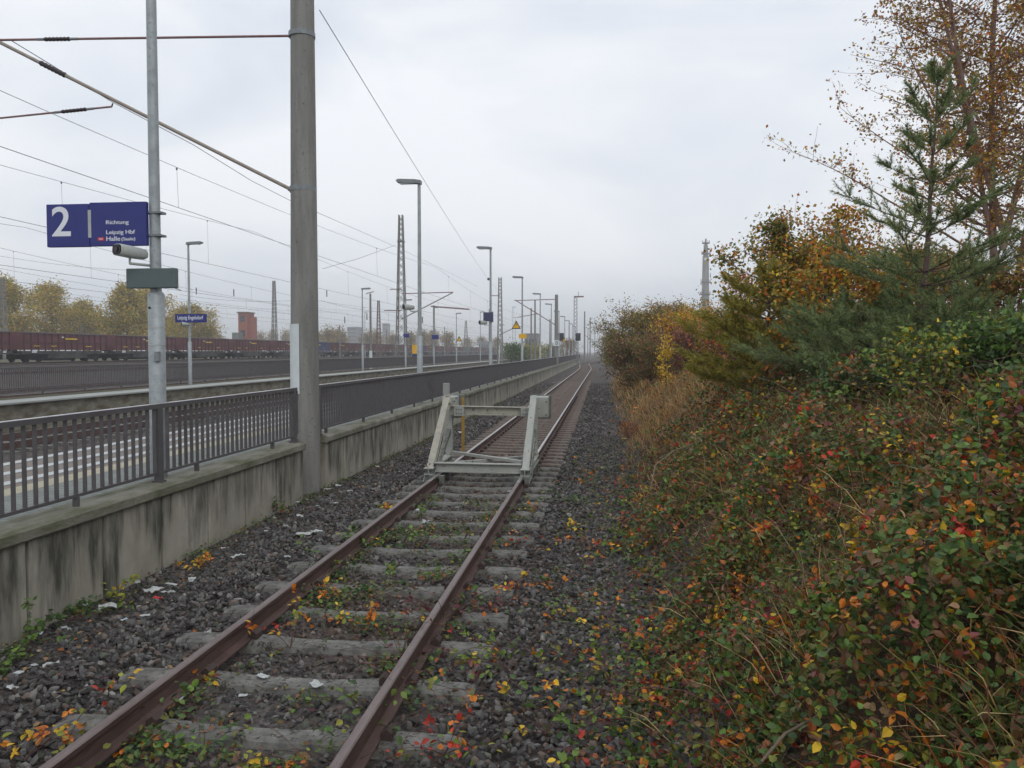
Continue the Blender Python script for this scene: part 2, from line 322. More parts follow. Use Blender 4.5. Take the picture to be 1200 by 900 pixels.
# ------------------------------------------------------------------ stones
ICO = None
def stones(name, P, size, cols, label=None, seed=1):
    r = np.random.default_rng(seed); t = (1 + 5 ** .5) / 2
    iv = np.array([(-1, t, 0), (1, t, 0), (-1, -t, 0), (1, -t, 0), (0, -1, t), (0, 1, t), (0, -1, -t), (0, 1, -t), (t, 0, -1), (t, 0, 1), (-t, 0, -1), (-t, 0, 1)]) / 1.9
    fi = np.array([(0, 11, 5), (0, 5, 1), (0, 1, 7), (0, 7, 10), (0, 10, 11), (1, 5, 9), (5, 11, 4), (11, 10, 2), (10, 7, 6), (7, 1, 8), (3, 9, 4), (3, 4, 2), (3, 2, 6), (3, 6, 8), (3, 8, 9), (4, 9, 5), (2, 4, 11), (6, 2, 10), (8, 6, 7), (9, 8, 1)])
    n = len(P)
    A = iv[None] * (1 + r.uniform(-.32, .28, (n, 12, 1)))
    A = A * (np.array([1, .72, .5]) * r.uniform(.75, 1.3, (n, 3)))[:, None, :]
    q = r.normal(size=(n, 4)); q[:, 1:3] *= .55; q /= np.linalg.norm(q, axis=1)[:, None]
    w_, x, y, z = q.T
    Rm = np.stack([1 - 2 * (y * y + z * z), 2 * (x * y - z * w_), 2 * (x * z + y * w_), 2 * (x * y + z * w_), 1 - 2 * (x * x + z * z), 2 * (y * z - x * w_), 2 * (x * z - y * w_), 2 * (y * z + x * w_), 1 - 2 * (x * x + y * y)], 1).reshape(n, 3, 3)
    A = np.einsum('nij,nkj->nki', Rm, A) * size[:, None, None] * .5 + P[:, None, :]
    Fc = (fi[None] + (np.arange(n) * 12)[:, None, None]).reshape(-1, 3)
    o = npmesh(name, A.reshape(-1, 3), Fc, 3, M['stone'], np.repeat(cols, 12, 0))
    return o
TC = -2.14                                   # centre line of the siding
def shift(Y):
    "the siding's gentle S-bend far off"
    Y = np.asarray(Y, float)
    def ss(a, b, t): u = np.clip((t - a) / (b - a), 0, 1); return u * u * (3 - 2 * u)
    return -1.0 * ss(100, 150, Y) + 3.2 * ss(150, 215, Y)
SLEEP = [4.07, 4.85] + [4.85 + .785 * i for i in range(1, 12)]
while SLEEP[-1] < 260: SLEEP.append(SLEEP[-1] + .62)
SL = np.array(SLEEP)
def scatter_stones(n, y0, y1, s0, s1, seed, lift=.0, wide=True):
    r = np.random.default_rng(seed)
    Y = r.uniform(y0, y1, n); X = r.uniform(-4.8, 1.0, n)
    near = np.abs(Y[:, None] - SL[None, :]).min(1)
    inside = np.abs(X - TC) < 1.36
    keep = ~((near < .13) & inside & (r.uniform(size=n) > .03))
    keep &= np.abs(np.abs(X - TC) - .7525) > .085
    X, Y = X[keep], Y[keep]; n = len(X)
    z = gz(X, Y) + r.uniform(-.016, .020, n) + lift + .004 * (np.abs(X - TC) < 1.3)
    shoulder = np.exp(-((np.abs(X - TC) - 1.55) / .35) ** 2) * .05; z += shoulder
    size = r.uniform(s0, s1, n) * r.choice([.5, .8, 1, 1.25], n)
    pal = np.array([(.060, .056, .056), (.090, .086, .086), (.042, .038, .038), (.125, .118, .112), (.075, .058, .050), (.105, .080, .068), (.18, .17, .16), (.055, .06, .045)])
    c = pal[r.choice(8, n, p=[.27, .22, .19, .10, .10, .06, .02, .04])] * r.uniform(.65, 1.35, (n, 1)) * np.array([1.30, 1.31, 1.27])
    brown = (.5 + .5 * np.sin(Y * 1.7 + X * 2)) * (np.abs(X - TC) < .8)
    c = c * (1 - .35 * brown[:, None] * np.array([0, .5, .8])) * 1.0
    return stones('ballast', np.stack([X, Y, z], 1), size, c, seed=seed + 1)
tag(scatter_stones(23000, 2.6, 10, .040, .072, 11), 'loose dark grey ballast stones covering the track bed in front', 'gravel', None, 'stuff')
tag(scatter_stones(26000, 10, 24, .050, .085, 12), 'dark grey ballast stones around and beyond the buffer stop', 'gravel', None, 'stuff')
tag(scatter_stones(14000, 24, 62, .075, .12, 13), 'grey ballast of the track bed running off beside the long wall', 'gravel', None, 'stuff')
# ------------------------------------------------------------------ the siding
trk = thing('railway_track', 'rusty siding of two rails on concrete sleepers running under the buffer stop', 'track', (TC, 4, -.25))
rp_ = [(-.07, -.17), (.07, -.17), (.07, -.158), (.012, -.14), (.009, -.05), (.030, -.038), (.032, -.008), (.024, 0), (-.024, 0), (-.032, -.008), (-.030, -.038), (-.009, -.05), (-.012, -.14), (-.07, -.158)]
def rail_sweep(xc, Ys, topshiny):
    mb = MB(); n = len(rp_)
    for i, Y in enumerate(Ys):
        dx = float(shift(Y)); mb.v += [(xc + x + dx, Y, z) for x, z in rp_]
    tops = []
    for i in range(len(Ys) - 1):
        for j in range(n):
            k = (j + 1) % n; mb.f.append((i * n + j, i * n + k, (i + 1) * n + k, (i + 1) * n + j)); mb.smooth.append(False); tops.append(1 if j in (6, 7, 8) else 0)
    mb.f += [tuple(range(n - 1, -1, -1)), tuple(len(Ys) * n - n + j for j in range(n))]; mb.smooth += [False] * 2; tops += [0, 0]
    return mb, tops
Ya = [-1, 5, 10, 13.6]; Yb = [13.6, 20, 40, 70, 95] + list(range(100, 262, 5))
for sx in (-1, 1):
    for Ys, mt in ((Ya, 'rust_top'), (Yb, 'rail_shiny')):
        mb, tops = rail_sweep(TC + sx * .7525, Ys, 0); o = build('rail', mb, [M['rust'], M[mt]], trk)
        o.data.polygons.foreach_set('material_index', tops)
        o['label'] = ('dull rusty' if Ys is Ya else 'bright worn') + (' left rail' if sx < 0 else ' right rail') + (' in front of the buffer stop' if Ys is Ya else ' beyond the buffer stop')
def sleeper_mb(jit=0):
    mb = MB(); xs_ = [-1.3, -1.22, -.95, -.6, -.25, .25, .6, .95, 1.22, 1.3]
    zt = [-.186, -.176, -.172, -.174, -.192, -.192, -.174, -.172, -.176, -.186]; wt = [.075, .088, .09, .088, .07, .07, .088, .09, .088, .075]
    vs = []
    for x, z, w_ in zip(xs_, zt, wt): vs += [(x, -w_ - .05, -.36), (x, -w_ - .012, z - .02), (x, -w_ + .008, z), (x, w_ - .008, z), (x, w_ + .012, z - .02), (x, w_ + .05, -.36)]
    fs = [(i * 6 + j, (i + 1) * 6 + j, (i + 1) * 6 + j + 1, i * 6 + j + 1) for i in range(9) for j in range(5)] + [(0, 1, 2, 3, 4, 5), tuple(54 + j for j in range(5, -1, -1))]
    return mb.add(vs, fs)
smb = sleeper_mb(); fps = []
for sx in (-1, 1):
    for k in (-1, 1): fps.append(MB().prism([(sx * .7525 + k * .06, -.17), (sx * .7525 + k * .13, -.17), (sx * .7525 + k * .13, -.13), (sx * .7525 + k * .10, -.105), (sx * .7525 + k * .06, -.135)], -.055, .055))
proto = build('sleeper', smb, M['sleeper'], trk); fasts = [build('fastening', f_, M['iron'], proto) for f_ in fps]
me_b = proto.data.copy(); me_b.materials.clear(); me_b.materials.append(M['sleeper_br'])
rr = random.Random(3)
base_off = Vector((-TC, -4, .25))
# proto mesh was built around world origin and shifted by the thing's location; undo that
for me in (proto.data, me_b):
    for v in me.vertices: v.co -= base_off
for fa in fasts:
    for v in fa.data.vertices: v.co -= base_off
for i, Y in enumerate(SLEEP[:98]):
    o = proto if i == 0 else proto.copy()
    if i: COL.objects.link(o); o.parent = trk; 
    if i and i < 60:
        for fa in fasts: f2 = fa.copy(); COL.objects.link(f2); f2.parent = o
    if Y > 17: o.data = me_b
    j = 1 if Y < 14 else .3
    o.location = (rr.uniform(-.03, .03) * j, Y - 4, .25 + rr.uniform(-.012, .006) * j); o.rotation_euler = (0, 0, rr.uniform(-.014, .014) * j)
mb = MB()
for Y in SLEEP[98:]: mb.box(TC - 1.3 + float(shift(Y)), TC + 1.3 + float(shift(Y)), Y - .11, Y + .11, -.35, -.18)
o = build('sleeper', mb, M['sleeper_br'], trk); o['kind'] = 'stuff'; o['label'] = 'brown dusted sleepers far down the track'
# ------------------------------------------------------------------ other tracks (main lines and yard)
mainlab = ['main line track along the near platform edge', 'main line track in front of the second platform', 'yard track just behind the second platform fence', 'second yard track behind the platform fence', 'third yard track before the freight train', 'yard track nearest the freight train', 'raised track carrying the long freight train']
for (xc, zo, ye), lab in zip(((-9.6, 0, 420), (-14.9, 0, 420), (-23.5, 0, 420), (-28.5, 0, 420), (-34, 0, 420), (-45, .62, 420), (-57, 1.12, 560)), mainlab):
    t = thing('railway_track', lab, 'track', (xc, 0, -.25), 'parallel tracks of the yard')
    for sx in (-1, 1):
        mb = MB().box(xc + sx * .7525 - .035, xc + sx * .7525 + .035, -30, ye, zo - .17, zo - .005); build('rail', mb, M['rust'], t)
        mb = MB().box(xc + sx * .7525 - .028, xc + sx * .7525 + .028, -30, ye, zo - .004, zo + .002); build('rail_head', mb, M['rail_shiny'], t)
    mb = MB()
    for k in range(int((ye + 10) / .65) if xc > -20 else 0): Y = -8 + k * .65; mb.box(xc - 1.3, xc + 1.3, Y - .12, Y + .12, zo - .3, zo - .175)
    if mb.v:
        o = build('sleeper', mb, M['sleeper'], t); o['kind'] = 'stuff'
# ------------------------------------------------------------------ platforms
mb = MB().box(-7.9, -5.15, -20, 186, -.3, .69); s_ = build('platform', mb, M['slab']); struct(s_)
def paving_mat():
    m = bpy.data.materials.new('small_grey_paving'); m.use_nodes = True; nt = m.node_tree; p = nt.nodes['Principled BSDF']; p.inputs['Roughness'].default_value = .75
    tc = N(nt, 'ShaderNodeTexCoord'); b = N(nt, 'ShaderNodeTexBrick'); lnk(nt, tc.outputs['Object'], b.inputs[0]); b.inputs['Scale'].default_value = 5
    b.inputs['Color1'].default_value = (.17, .185, .175, 1); b.inputs['Color2'].default_value = (.22, .235, .22, 1); b.inputs['Mortar'].default_value = (.07, .08, .06, 1); b.inputs['Mortar Size'].default_value = .03
    b.inputs['Brick Width'].default_value = 1.; b.inputs['Row Height'].default_value = .5
    n = N(nt, 'ShaderNodeTexNoise'); n.inputs['Scale'].default_value = 1.5; lnk(nt, tc.outputs['Object'], n.inputs[0])
    k = N(nt, 'ShaderNodeMix', data_type='RGBA', blend_type='MULTIPLY'); k.inputs[0].default_value = .5; lnk(nt, b.outputs[0], k.inputs[6]); lnk(nt, n.outputs[1], k.inputs[7]); lnk(nt, b.outputs[0], p.inputs['Base Color'])
    return m
M['paving'] = paving_mat()
M['brownpav'] = mat('brown_grey_edge_paving', (.17, .145, .125), .8, 0, (.22, .19, .165), 3)
def sheet(x0, x1, y0, y1, z, name, m): return struct(build(name, MB().add([(x0, y0, z), (x1, y0, z), (x1, y1, z), (x0, y1, z)], [(0, 1, 2, 3)]), m))
sheet(-6.05, -5.15, -20, 186, .694, 'pavement', M['paving'])
sheet(-7.9, -6.35, -20, 186, .694, 'pavement', M['brownpav'])
sheet(-6.35, -6.05, -20, 186, .696, 'pavement', M['cream_paint'])
for x in (-6.62, -7.16, -7.76): sheet(x - .085, x + .085, -20, 186, .699, 'platform_marking', M['white_paint'])
mb = MB().box(-19.2, -17.75, -30, 158, -.3, .68); struct(build('platform', mb, M['gravel_yard']))
mb = MB().box(-17.75, -16.75, -30, 158, -.3, .67); struct(build('platform', mb, M['edge_face']))
mb = MB().box(-17.75, -16.6, -30, 158, .671, .72); struct(build('platform_kerb', mb, M['edge']))
sheet(-19.05, -18.4, -30, 158, .684, 'grass_verge', M['field'])
# ------------------------------------------------------------------ concrete wall along the siding
Y_END = onX(355, 500, -4.85).y; Y_M = onX(358, 500, -5.08).y; Y_2 = Y_M + .35
def wall_seg(y0, y1, label):
    t = thing('retaining_wall', label, 'wall', (-4.95, y0, -.25))
    mb = MB(); k = math.ceil(y0 / 1.08); ed = [y0] + [i * 1.08 for i in range(k, int(y1 / 1.08) + 1) if i * 1.08 > y0 + .2] + [y1]
    for a, b in zip(ed[:-1], ed[1:]):
        mb.prism([(-5.14, -.4), (-4.85, -.4), (-4.85, .565), (-5.14, .565)], a + .02, b - .02)
    build('wall_panels', mb, M['wall'], t, .008)
    mb = MB().box(-5.13, -4.885, y0 + .03, y1 - .03, -.4, .55); build('joint_filler', mb, M['wdark'], t)
    mb = MB(); y = y0
    while y < y1 - .1:
        e = min(y + 2.4, y1); mb.prism([(-5.15, .567), (-4.815, .567), (-4.80, .585), (-4.80, .665), (-4.83, .69), (-5.149, .70)], y + .004, e - .004); y = e
    build('coping', mb, M['coping'], t)
wall_seg(-4, Y_END, 'near stretch of stained concrete wall below the railing, in front of the mast')
wall_seg(Y_2, 186, 'long stretch of stained concrete wall running off beyond the concrete mast')
# ------------------------------------------------------------------ railings
XR = -4.98
def railing(x, y0, y1, zb, zt, label, posts, bars=.14, barx=.042, phase=None, top='rail_top'):
    t = thing('railing', label, 'railing', (x, y0, zb - .1))
    build('handrail', MB().box(x - .03, x + .03, y0, y1, zt - .055, zt - .006), M['rail_steel'], t)
    build('handrail_cap', MB().box(x - .028, x + .028, y0 + .003, y1 - .003, zt - .005, zt), M[top], t)
    build('bottom_rail', MB().box(x - .022, x + .022, y0, y1, zb, zb + .03), M['rail_steel'], t)
    mb = MB(); n = int((y1 - y0) / bars)
    for i in range(n + 1): y = y0 + .04 + i * bars; mb.box(x - barx / 2, x + barx / 2, y - .004, y + .004, zb + .031, zt - .056)
    build('bars', mb, M['rail_steel'], t)
    yy = y0 + .4
    while yy < y1: bk_ = MB().box(x - .025, x + .025, yy - .02, yy + .02, zb - .095, zb - .001); build('foot', bk_, M['rail_steel'], t); yy += 2.36
    far = MB()
    for i, y in enumerate(posts):
        b = MB() if i < 30 else far
        b.box(x - .03, x + .03, y - .05, y + .05, zb - .07, zt - .057); b.box(x - .06, x + .06, y - .05, y + .05, zb - .1, zb - .071)
        if i < 30: build('post', b, M['rail_steel'], t)
    if far.v: o = build('post', far, M['rail_steel'], t); o['kind'] = 'stuff'
ZT = 2.17 - .585
pz = [yX(184, XR), yX(343, XR)]
railing(XR, -2.5, yX(346, XR), .785, ZT, 'near section of mauve brown railing in front of the concrete mast', pz)
railing(XR, Y_2 + .02, 184, .785, ZT, 'long section of dark railing on the wall beyond the concrete mast', [Y_2 + .05])
railing(-19.25, -28, 156, .80, 2.17 - .515, 'dark grey railing along the back of the second platform', [-28], .105, .038, top='rail_steel')
# ------------------------------------------------------------------ near concrete mast with its bracket
mast = thing('concrete_mast', 'thick round concrete mast between wall and railing with a white plate', 'mast', (-5.08, Y_M, -.3))
build('mast_shaft', MB().tube([(-5.08, Y_M, -.4), (-5.08, Y_M, 2.2), (-5.07, Y_M, 5.2), (-5.06, Y_M, 9.6)], [.245, .235, .215, .185], 28), M['mast'], mast)
mb = MB(); pa = onY(340, 380, Y_M); pb = onY(340, 462, Y_M)
def plate(mb, z0, z1, r, a0, a1, th=.006, n=10):
    vs = []
    for z in (z0, z1):
        for k in range(n + 1):
            a = math.radians(a0 + (a1 - a0) * k / n)
            for q in (r, r + th): vs.append((-5.08 + q * math.cos(a), Y_M + q * math.sin(a), z))
    m_ = 2 * (n + 1); fs = []
    for k in range(n): a = 2 * k; fs += [(a + 1, a + 3, a + 3 + m_, a + 1 + m_), (a, a + m_, a + 2 + m_, a + 2), (a, a + 2, a + 3, a + 1), (a + m_, a + 1 + m_, a + 3 + m_, a + 2 + m_)]
    fs += [(0, 1, 1 + m_, m_), (2 * n, 2 * n + m_, 2 * n + 1 + m_, 2 * n + 1)]
    mb.add(vs, fs)
plate(mb, pb.z + .02, pa.z, .24, 175, 268); build('number_plate', mb, M['plate'], mast)
A, B = onY(341, 42, Y_M), onY(-45, 47.5, Y_M)
def insul(t, p, q, a, b, r=.045):
    p, q = Vector(p), Vector(q); mb = MB(); n = 7
    L = [p + (q - p) * (a + (b - a) * i / (2 * n)) for i in range(2 * n + 1)]
    mb.tube(L, [r if i % 2 else r * .68 for i in range(2 * n + 1)], 12); build('insulator', mb, M['insul'], t)
    d = (q - p) * (b - a) * .28
    for u, s in ((a, -1), (b, 1)): c = p + (q - p) * u; build('clamp', MB().tube([c, c + d * s], r * .62, 10), M['galv_dark'], t)
br = build('bracket_tube', MB().tube([A, B], .021, 10), M['tube_red'], mast); insul(br, A, B, .66, .74, .04)
C_, D_ = onY(341, 222, Y_M), onY(-45, 27, Y_M)
br = build('bracket_strut', MB().tube([C_, D_], .031, 12), M['tube_tan'], mast); insul(br, C_, D_, .675, .755, .05)
E_, G_ = onY(131, 125, Y_M), onY(-30, 141.5, Y_M)
br = build('steady_arm', MB().tube([E_, G_], .017, 8), M['tube_red'], mast); insul(br, E_, G_, .18, .36, .036)
mb = MB()
for P in (A, C_):
    mb.cbox(P + Vector((.02, 0, 0)), .07, .05, .11)
    for dz in (-.03, .03): mb.tube([P + Vector((0, 0, dz)), P + Vector((-.05, 0, dz * .3))], .012, 6)
mb.tube([E_, E_ + Vector((.02, 0, .06))], .012, 6); build('hinge', mb, M['iron'], mast)
for z in (A.z, C_.z): build('clamp_band', MB().tube([(-5.075, Y_M, z - .04), (-5.075, Y_M, z + .04)], .222 if z > 4.5 else .238, 24), M['galv_dark'], mast)
# ------------------------------------------------------------------ sign post with the platform sign
SX = -5.17; SY = yX(184, SX)
sp = thing('lamp_post', 'galvanised post by the railing carrying the platform two sign and a camera', 'post', (SX, SY, .6), 'grey lamp posts along the near platform')
z1 = onY(184, 342, SY).z
build('lower_pole', MB().tube([(SX, SY, .60), (SX, SY, z1 - .03), (SX, SY, z1)], [.094, .094, .075], 20), M['galv'], sp)
build('upper_pole', MB().tube([(SX, SY, z1), (SX, SY, 6.9)], [.064, .055], 18), M['galv'], sp)
mb = MB()
for py in (384, 404): z = onY(184, py, SY).z; mb.tube([(SX, SY, z - .006), (SX, SY, z + .006)], .0965, 20)
build('steel_strap', mb, M['housing'], sp)
build('access_plug', MB().tube([(SX - .03, SY - .09, z1 - .19), (SX - .03, SY - .099, z1 - .19)], .014, 10), M['black'], sp)
mb = MB(); mb.box(SX + .03, SX + .085, SY - .12, SY - .07, onY(184, 423, SY).z, onY(184, 412, SY).z); build('door_latch', mb, M['galv_dark'], sp)
lp = build('lamp_head', MB().box(SX - .68, SX + .06, SY - .13, SY + .13, 6.88, 6.98), M['housing'], sp, .02)
YS = SY - .085
p00, p11 = onY(57, 290, YS), onY(172.5, 236.5, YS); xm = onY(106.5, 262, YS).x
sg = thing('platform_sign', 'blue sign with white number two and direction lettering on the post', 'sign', (p11.x, YS, p00.z))
zz0, zz1 = p00.z, p11.z
build('number_panel', MB().box(p00.x, xm - .004, YS - .03, YS + .03, zz0, zz1 - .012), M['blue'], sg, .006)
build('direction_panel', MB().box(xm + .004, p11.x, YS - .03, YS + .03, zz0 + .004, zz1), M['blue'], sg, .006)
def tx(n, s, x0, x1, y0, y1, m='white', b=0): a, c = onY(x0, y1, YS), onY(x1, y0, YS); return text(n, s, a.x, c.x, a.z, c.z, YS - .031, M[m], sg, b)
tx('lettering', '2', 63.2, 84.3, 242.5, 277.5, b=.012)
tx('lettering', 'Richtung', 126.2, 152.5, 258.3, 264.7, b=.006)
tx('lettering', 'Leipzig Hbf', 126.4, 160, 269.7, 276.4, b=.006)
tx('lettering', 'Halle', 126.6, 142.6, 277.4, 282.8, b=.008)
tx('lettering', '(Saale)', 144.2, 160.2, 278.2, 283.4, b=.006)
a, c = onY(105.4, 279, YS), onY(108.4, 246.5, YS); build('divider_bar', MB().box(a.x, c.x, YS - .033, YS - .0305, a.z, c.z), M['housing'], sg)
a, c = onY(116.6, 282.4, YS), onY(124.2, 278.6, YS); o = build('line_badge', MB().box(a.x, c.x, YS - .034, YS - .0305, a.z, c.z), M['red'], sg)
text('lettering', 'S2', a.x + .018, c.x - .018, a.z + .008, c.z - .008, YS - .035, M['white'], o, .004)
mb = MB()
for py in (248, 275): z = onY(184, py, YS).z; mb.box(SX - .09, SX + .10, SY - .075, SY + .075, z - .012, z + .012)
build('mounting_bracket', mb, M['galv_dark'], sg)
# camera
cz = onY(150, 299, SY).z; cv = thing('surveillance_camera', 'white weather housing camera on the post below the blue sign', 'camera', (SX - .07, SY, cz - .1))
a = onY(137, 299, SY - .42); b = onY(171, 301, SY - .06); a.z = cz + .015; b.z = cz - .01
d = (b - a).normalized(); mb = MB(); secs = [(0, .072, .058), (.02, .078, .066), (.5, .07, .068), (.9, .062, .06), (1, .04, .04)]
L = (b - a).length; sidev = d.cross(Vector((0, 0, 1))).normalized(); upv = sidev.cross(d)
vs = []; n = 14
for t, w_, h_ in secs:
    for k in range(n):
        an = 2 * math.pi * k / n; cs, sn = math.cos(an), math.sin(an)
        vs.append(a + d * L * t + sidev * w_ * math.copysign(abs(cs) ** .6, cs) + upv * h_ * math.copysign(abs(sn) ** .6, sn))
fs = [(i * n + j, i * n + (j + 1) % n, (i + 1) * n + (j + 1) % n, (i + 1) * n + j) for i in range(4) for j in range(n)] + [tuple(4 * n + j for j in range(n))]
mb.add(vs, fs, True); body = build('housing', mb, M['housing'], cv)
mb = MB(); c0 = a + d * .012
mb.add([c0 + sidev * .066 * math.copysign(abs(math.cos(x)) ** .6, math.cos(x)) + upv * .052 * math.copysign(abs(math.sin(x)) ** .6, math.sin(x)) for x in [2 * math.pi * k / 14 for k in range(14)]], [tuple(range(14))])
for _i, v_ in enumerate(mb.v): mb.v[_i] = tuple(Vector(v_) - d * .02)
build('front_glass', mb, M['black'], cv)
mb = MB().tube([c0 - d * .022, c0 - d * .03], .03, 12); build('lens', mb, M['insul'], cv)
q0 = a + d * L * .45 - upv * .07
build('camera_arm', MB().tube([q0, q0 - upv * .06, Vector((SX - .06, SY - .02, cz - .125))], .016, 8), M['housing'], cv)
mb = MB(); p0, p1 = onY(148.5, 338, SY - .13), onY(206.5, 314, SY - .13)
bd = thing('back_board', 'small blank grey green board on the post under the camera', 'sign', (SX, SY - .13, p0.z))
mb.box(p0.x, p1.x, SY - .145, SY - .075, p0.z, p1.z); build('board', mb, M['greygreen'], bd, .012)
mb = MB().tube([(p1.x - .03, SY - .11, p0.z), (p1.x + .02, SY - .11, p0.z - .015), (p1.x + .045, SY - .11, p0.z - .03)], .008, 6); build('cable_end', mb, M['housing'], bd)
mb = MB().box(SX - .06, SX + .06, SY - .074, SY - .05, p0.z + .03, p1.z - .03); build('board_clamp', mb, M['galv_dark'], bd)
# ------------------------------------------------------------------ lamp posts
def lamp(x, y, zb, ztop, arm, name_label, group, lit=0, r=.072):
    t = thing('lamp_post', name_label, 'lamp post', (x, y, zb), group)
    hz = zb + 1.9
    build('lower_pole', MB().tube([(x, y, zb), (x, y, hz), (x, y, hz + .03)], [r * 1.15, r * 1.15, r * .85], 14), M['galv'], t)
    build('upper_pole', MB().tube([(x, y, hz + .03), (x, y, ztop)], [r * .82, r * .62], 12), M['galv'], t)
    hd = MB(); s = arm
    pr = [(0.06, 0), (-.10, .02), (-.62, .055), (-.66, .10), (-.60, .15), (-.1, .125), (.06, .10)]
    vs = [(x - s * px_, y + q, ztop + pz_) for q in (-.11, .11) for px_, pz_ in pr]; n = len(pr)
    vs = [(x + s * px_, y + q, ztop - .05 + pz_) for q in (-.11, .11) for px_, pz_ in pr]
    hd.add(vs, [tuple(range(n)), tuple(range(2 * n - 1, n - 1, -1))] + [(i, i + n, (i + 1) % n + n, (i + 1) % n) for i in range(n)])
    h = build('lamp_head', hd, M['galv_dark'], t)
    build('diffuser', MB().box(min(x - s * .15, x - s * .55), max(x - s * .15, x - s * .55), y - .08, y + .08, ztop - .035, ztop - .006), M['plate'], h)
    return t
G1 = 'grey lamp posts along the near platform'; YL = [yX(492, -5.2), yX(575, -5.2), yX(612, -5.2), yX(633, -5.2)]
stp = YL[1] - YL[0]; YL += [YL[3] + stp * k for k in range(1, 7)]
near_l = []
for i, y in enumerate(YL):
    near_l.append(lamp(-5.2, y, .69, 6.97, 1, f'{ORD[i]} lamp post after the round concrete mast along the near platform', G1))
G2 = 'grey lamp posts along the second platform'
YL2 = [yX(p, -18.3) for p in (222.5, 425, 508.5, 535, 563)] + [yX(587, -18.3) + 0]
for i, y in enumerate(YL2):
    lamp(-18.3, y, .69, 6.95 if i != 4 else 8.1, -1, f'{ORD[i]} lamp post from the left along the second platform', G2)
GY_ = 'lamp posts far off in the yard'
for i, (px, py, Y) in enumerate([(427.5, 366, 150), (604, 372, 210), (716, 373, 300), (719, 379, 380), (601, 360, 175)]):
    P = onY(px, py, Y); lamp(P.x, P.y, -.25 if P.x > -38 else .6, P.z, 1 if i % 2 else -1, f'{["slim lamp post behind the second platform lamp", "small distant lamp post beyond the platform bushes", "distant lamp post right of the track just above the bushes", "farthest tiny lamp post right of the track by the bushes", "distant lamp post between lattice mast and triangle sign"][i]}', GY_, r=.07)
# equipment on lamps
def camdev(x, y, z, label, s=1.):
    t = thing('surveillance_camera', label, 'camera', (x, y, z), 'cameras on the lamp posts')
    build('housing', MB().tube([(x - .36 * s, y - .30 * s, z + .05), (x - .35 * s, y - .29 * s, z + .05), (x - .13 * s, y - .06, z + .04), (x - .11 * s, y - .05, z + .03)], [.085 * s, .095 * s, .06 * s, .03 * s], 12), M['housing'], t)
    build('camera_arm', MB().tube([(x - .25 * s, y - .1, z), (x - .2 * s, y - .06, z - .07), (x, y, z - .07)], .018, 6), M['housing'], t)
    build('lens', MB().tube([(x - .372 * s, y - .31 * s, z + .05), (x - .362 * s, y - .302 * s, z + .05)], .07 * s, 10), M['black'], t)
z = onX(480, 361, -5.35).z; camdev(-5.22, YL[0] - .05, z, 'white camera on the first lamp post after the round mast', 1.0)
z = onX(570, 379, -5.35).z; camdev(-5.22, YL[1] - .05, z, 'white camera below the blue board on the second lamp post', 1.2)
p0, p1 = onY(566.5, 376.5, YL[1] - .12), onY(577.5, 366, YL[1] - .12)
t = thing('information_board', 'dull blue board on the second lamp post after the mast', 'sign', (p0.x, p0.y, p0.z)); build('panel', MB().box(p0.x, p1.x, p0.y - .04, p0.y + .02, p0.z, p1.z), mat('dull_blue', (.045, .055, .11), .5), t); build('frame', MB().box(p1.x - .10, p1.x + .02, p0.y + .021, p0.y + .05, p0.z - .05, p1.z + .03), M['galv_dark'], t)
def tri_sign(px0, px1, py0, py1, Y, label, r=0):
    a, c = onY(px0, py1, Y), onY(px1, py0, Y); t = thing('warning_sign', label, 'sign', ((a.x + c.x) / 2, Y, a.z), 'yellow triangular warning signs')
    m_ = (a.x + c.x) / 2; h = c.z - a.z; w2 = (c.x - a.x) / 2
    mb = MB(); o_ = [(a.x, a.z), (c.x, a.z), (m_, c.z)]; mb.prism(o_, Y - .01, Y + .01); build('border', mb, M['black'], t)
    i_ = [(a.x + w2 * .26, a.z + h * .11), (c.x - w2 * .26, a.z + h * .11), (m_, c.z - h * .24)]; f = build('face', MB().prism(i_, Y - .014, Y - .0105), M['yellow'], t)
    mb = MB(); zz = a.z + h * .2
    mb.prism([(m_ - w2 * .09, zz + h * .12), (m_ + w2 * .14, zz + h * .36), (m_ + w2 * .02, zz + h * .36), (m_ + w2 * .04, zz + h * .5), (m_ - w2 * .14, zz + h * .24), (m_, zz + h * .24)], Y - .018, Y - .0145)
    build('symbol', mb, M['black'], t)
    build('bracket', MB().box(c.x - w2 * .6, c.x + w2 * .35, Y + .011, Y + .03, a.z + h * .25, a.z + h * .3), M['galv_dark'], t)
tri_sign(599.5, 610.5, 375.5, 385.5, YL[2] - .1, 'yellow triangular warning sign on the third lamp post')
a, c = onY(608, 396.5, YL[2] - .1), onY(617, 391.5, YL[2] - .1)
t = thing('notice_board', 'small yellow rectangular board below the triangle sign', 'sign', (a.x, a.y, a.z)); build('panel', MB().box(a.x, c.x, a.y - .02, a.y, a.z, c.z), M['yellow'], t); build('bracket', MB().box(-5.3, -5.1, a.y + .001, a.y + .03, a.z + .08, a.z + .12), M['galv_dark'], t)
tri_sign(534.5, 541.5, 393.5, 400, YL2[3] - .2, 'small yellow triangle sign on a second platform lamp post')
tri_sign(658.5, 663.5, 395, 400.5, YL[5] - .2, 'far yellow triangle sign on a lamp near the track')
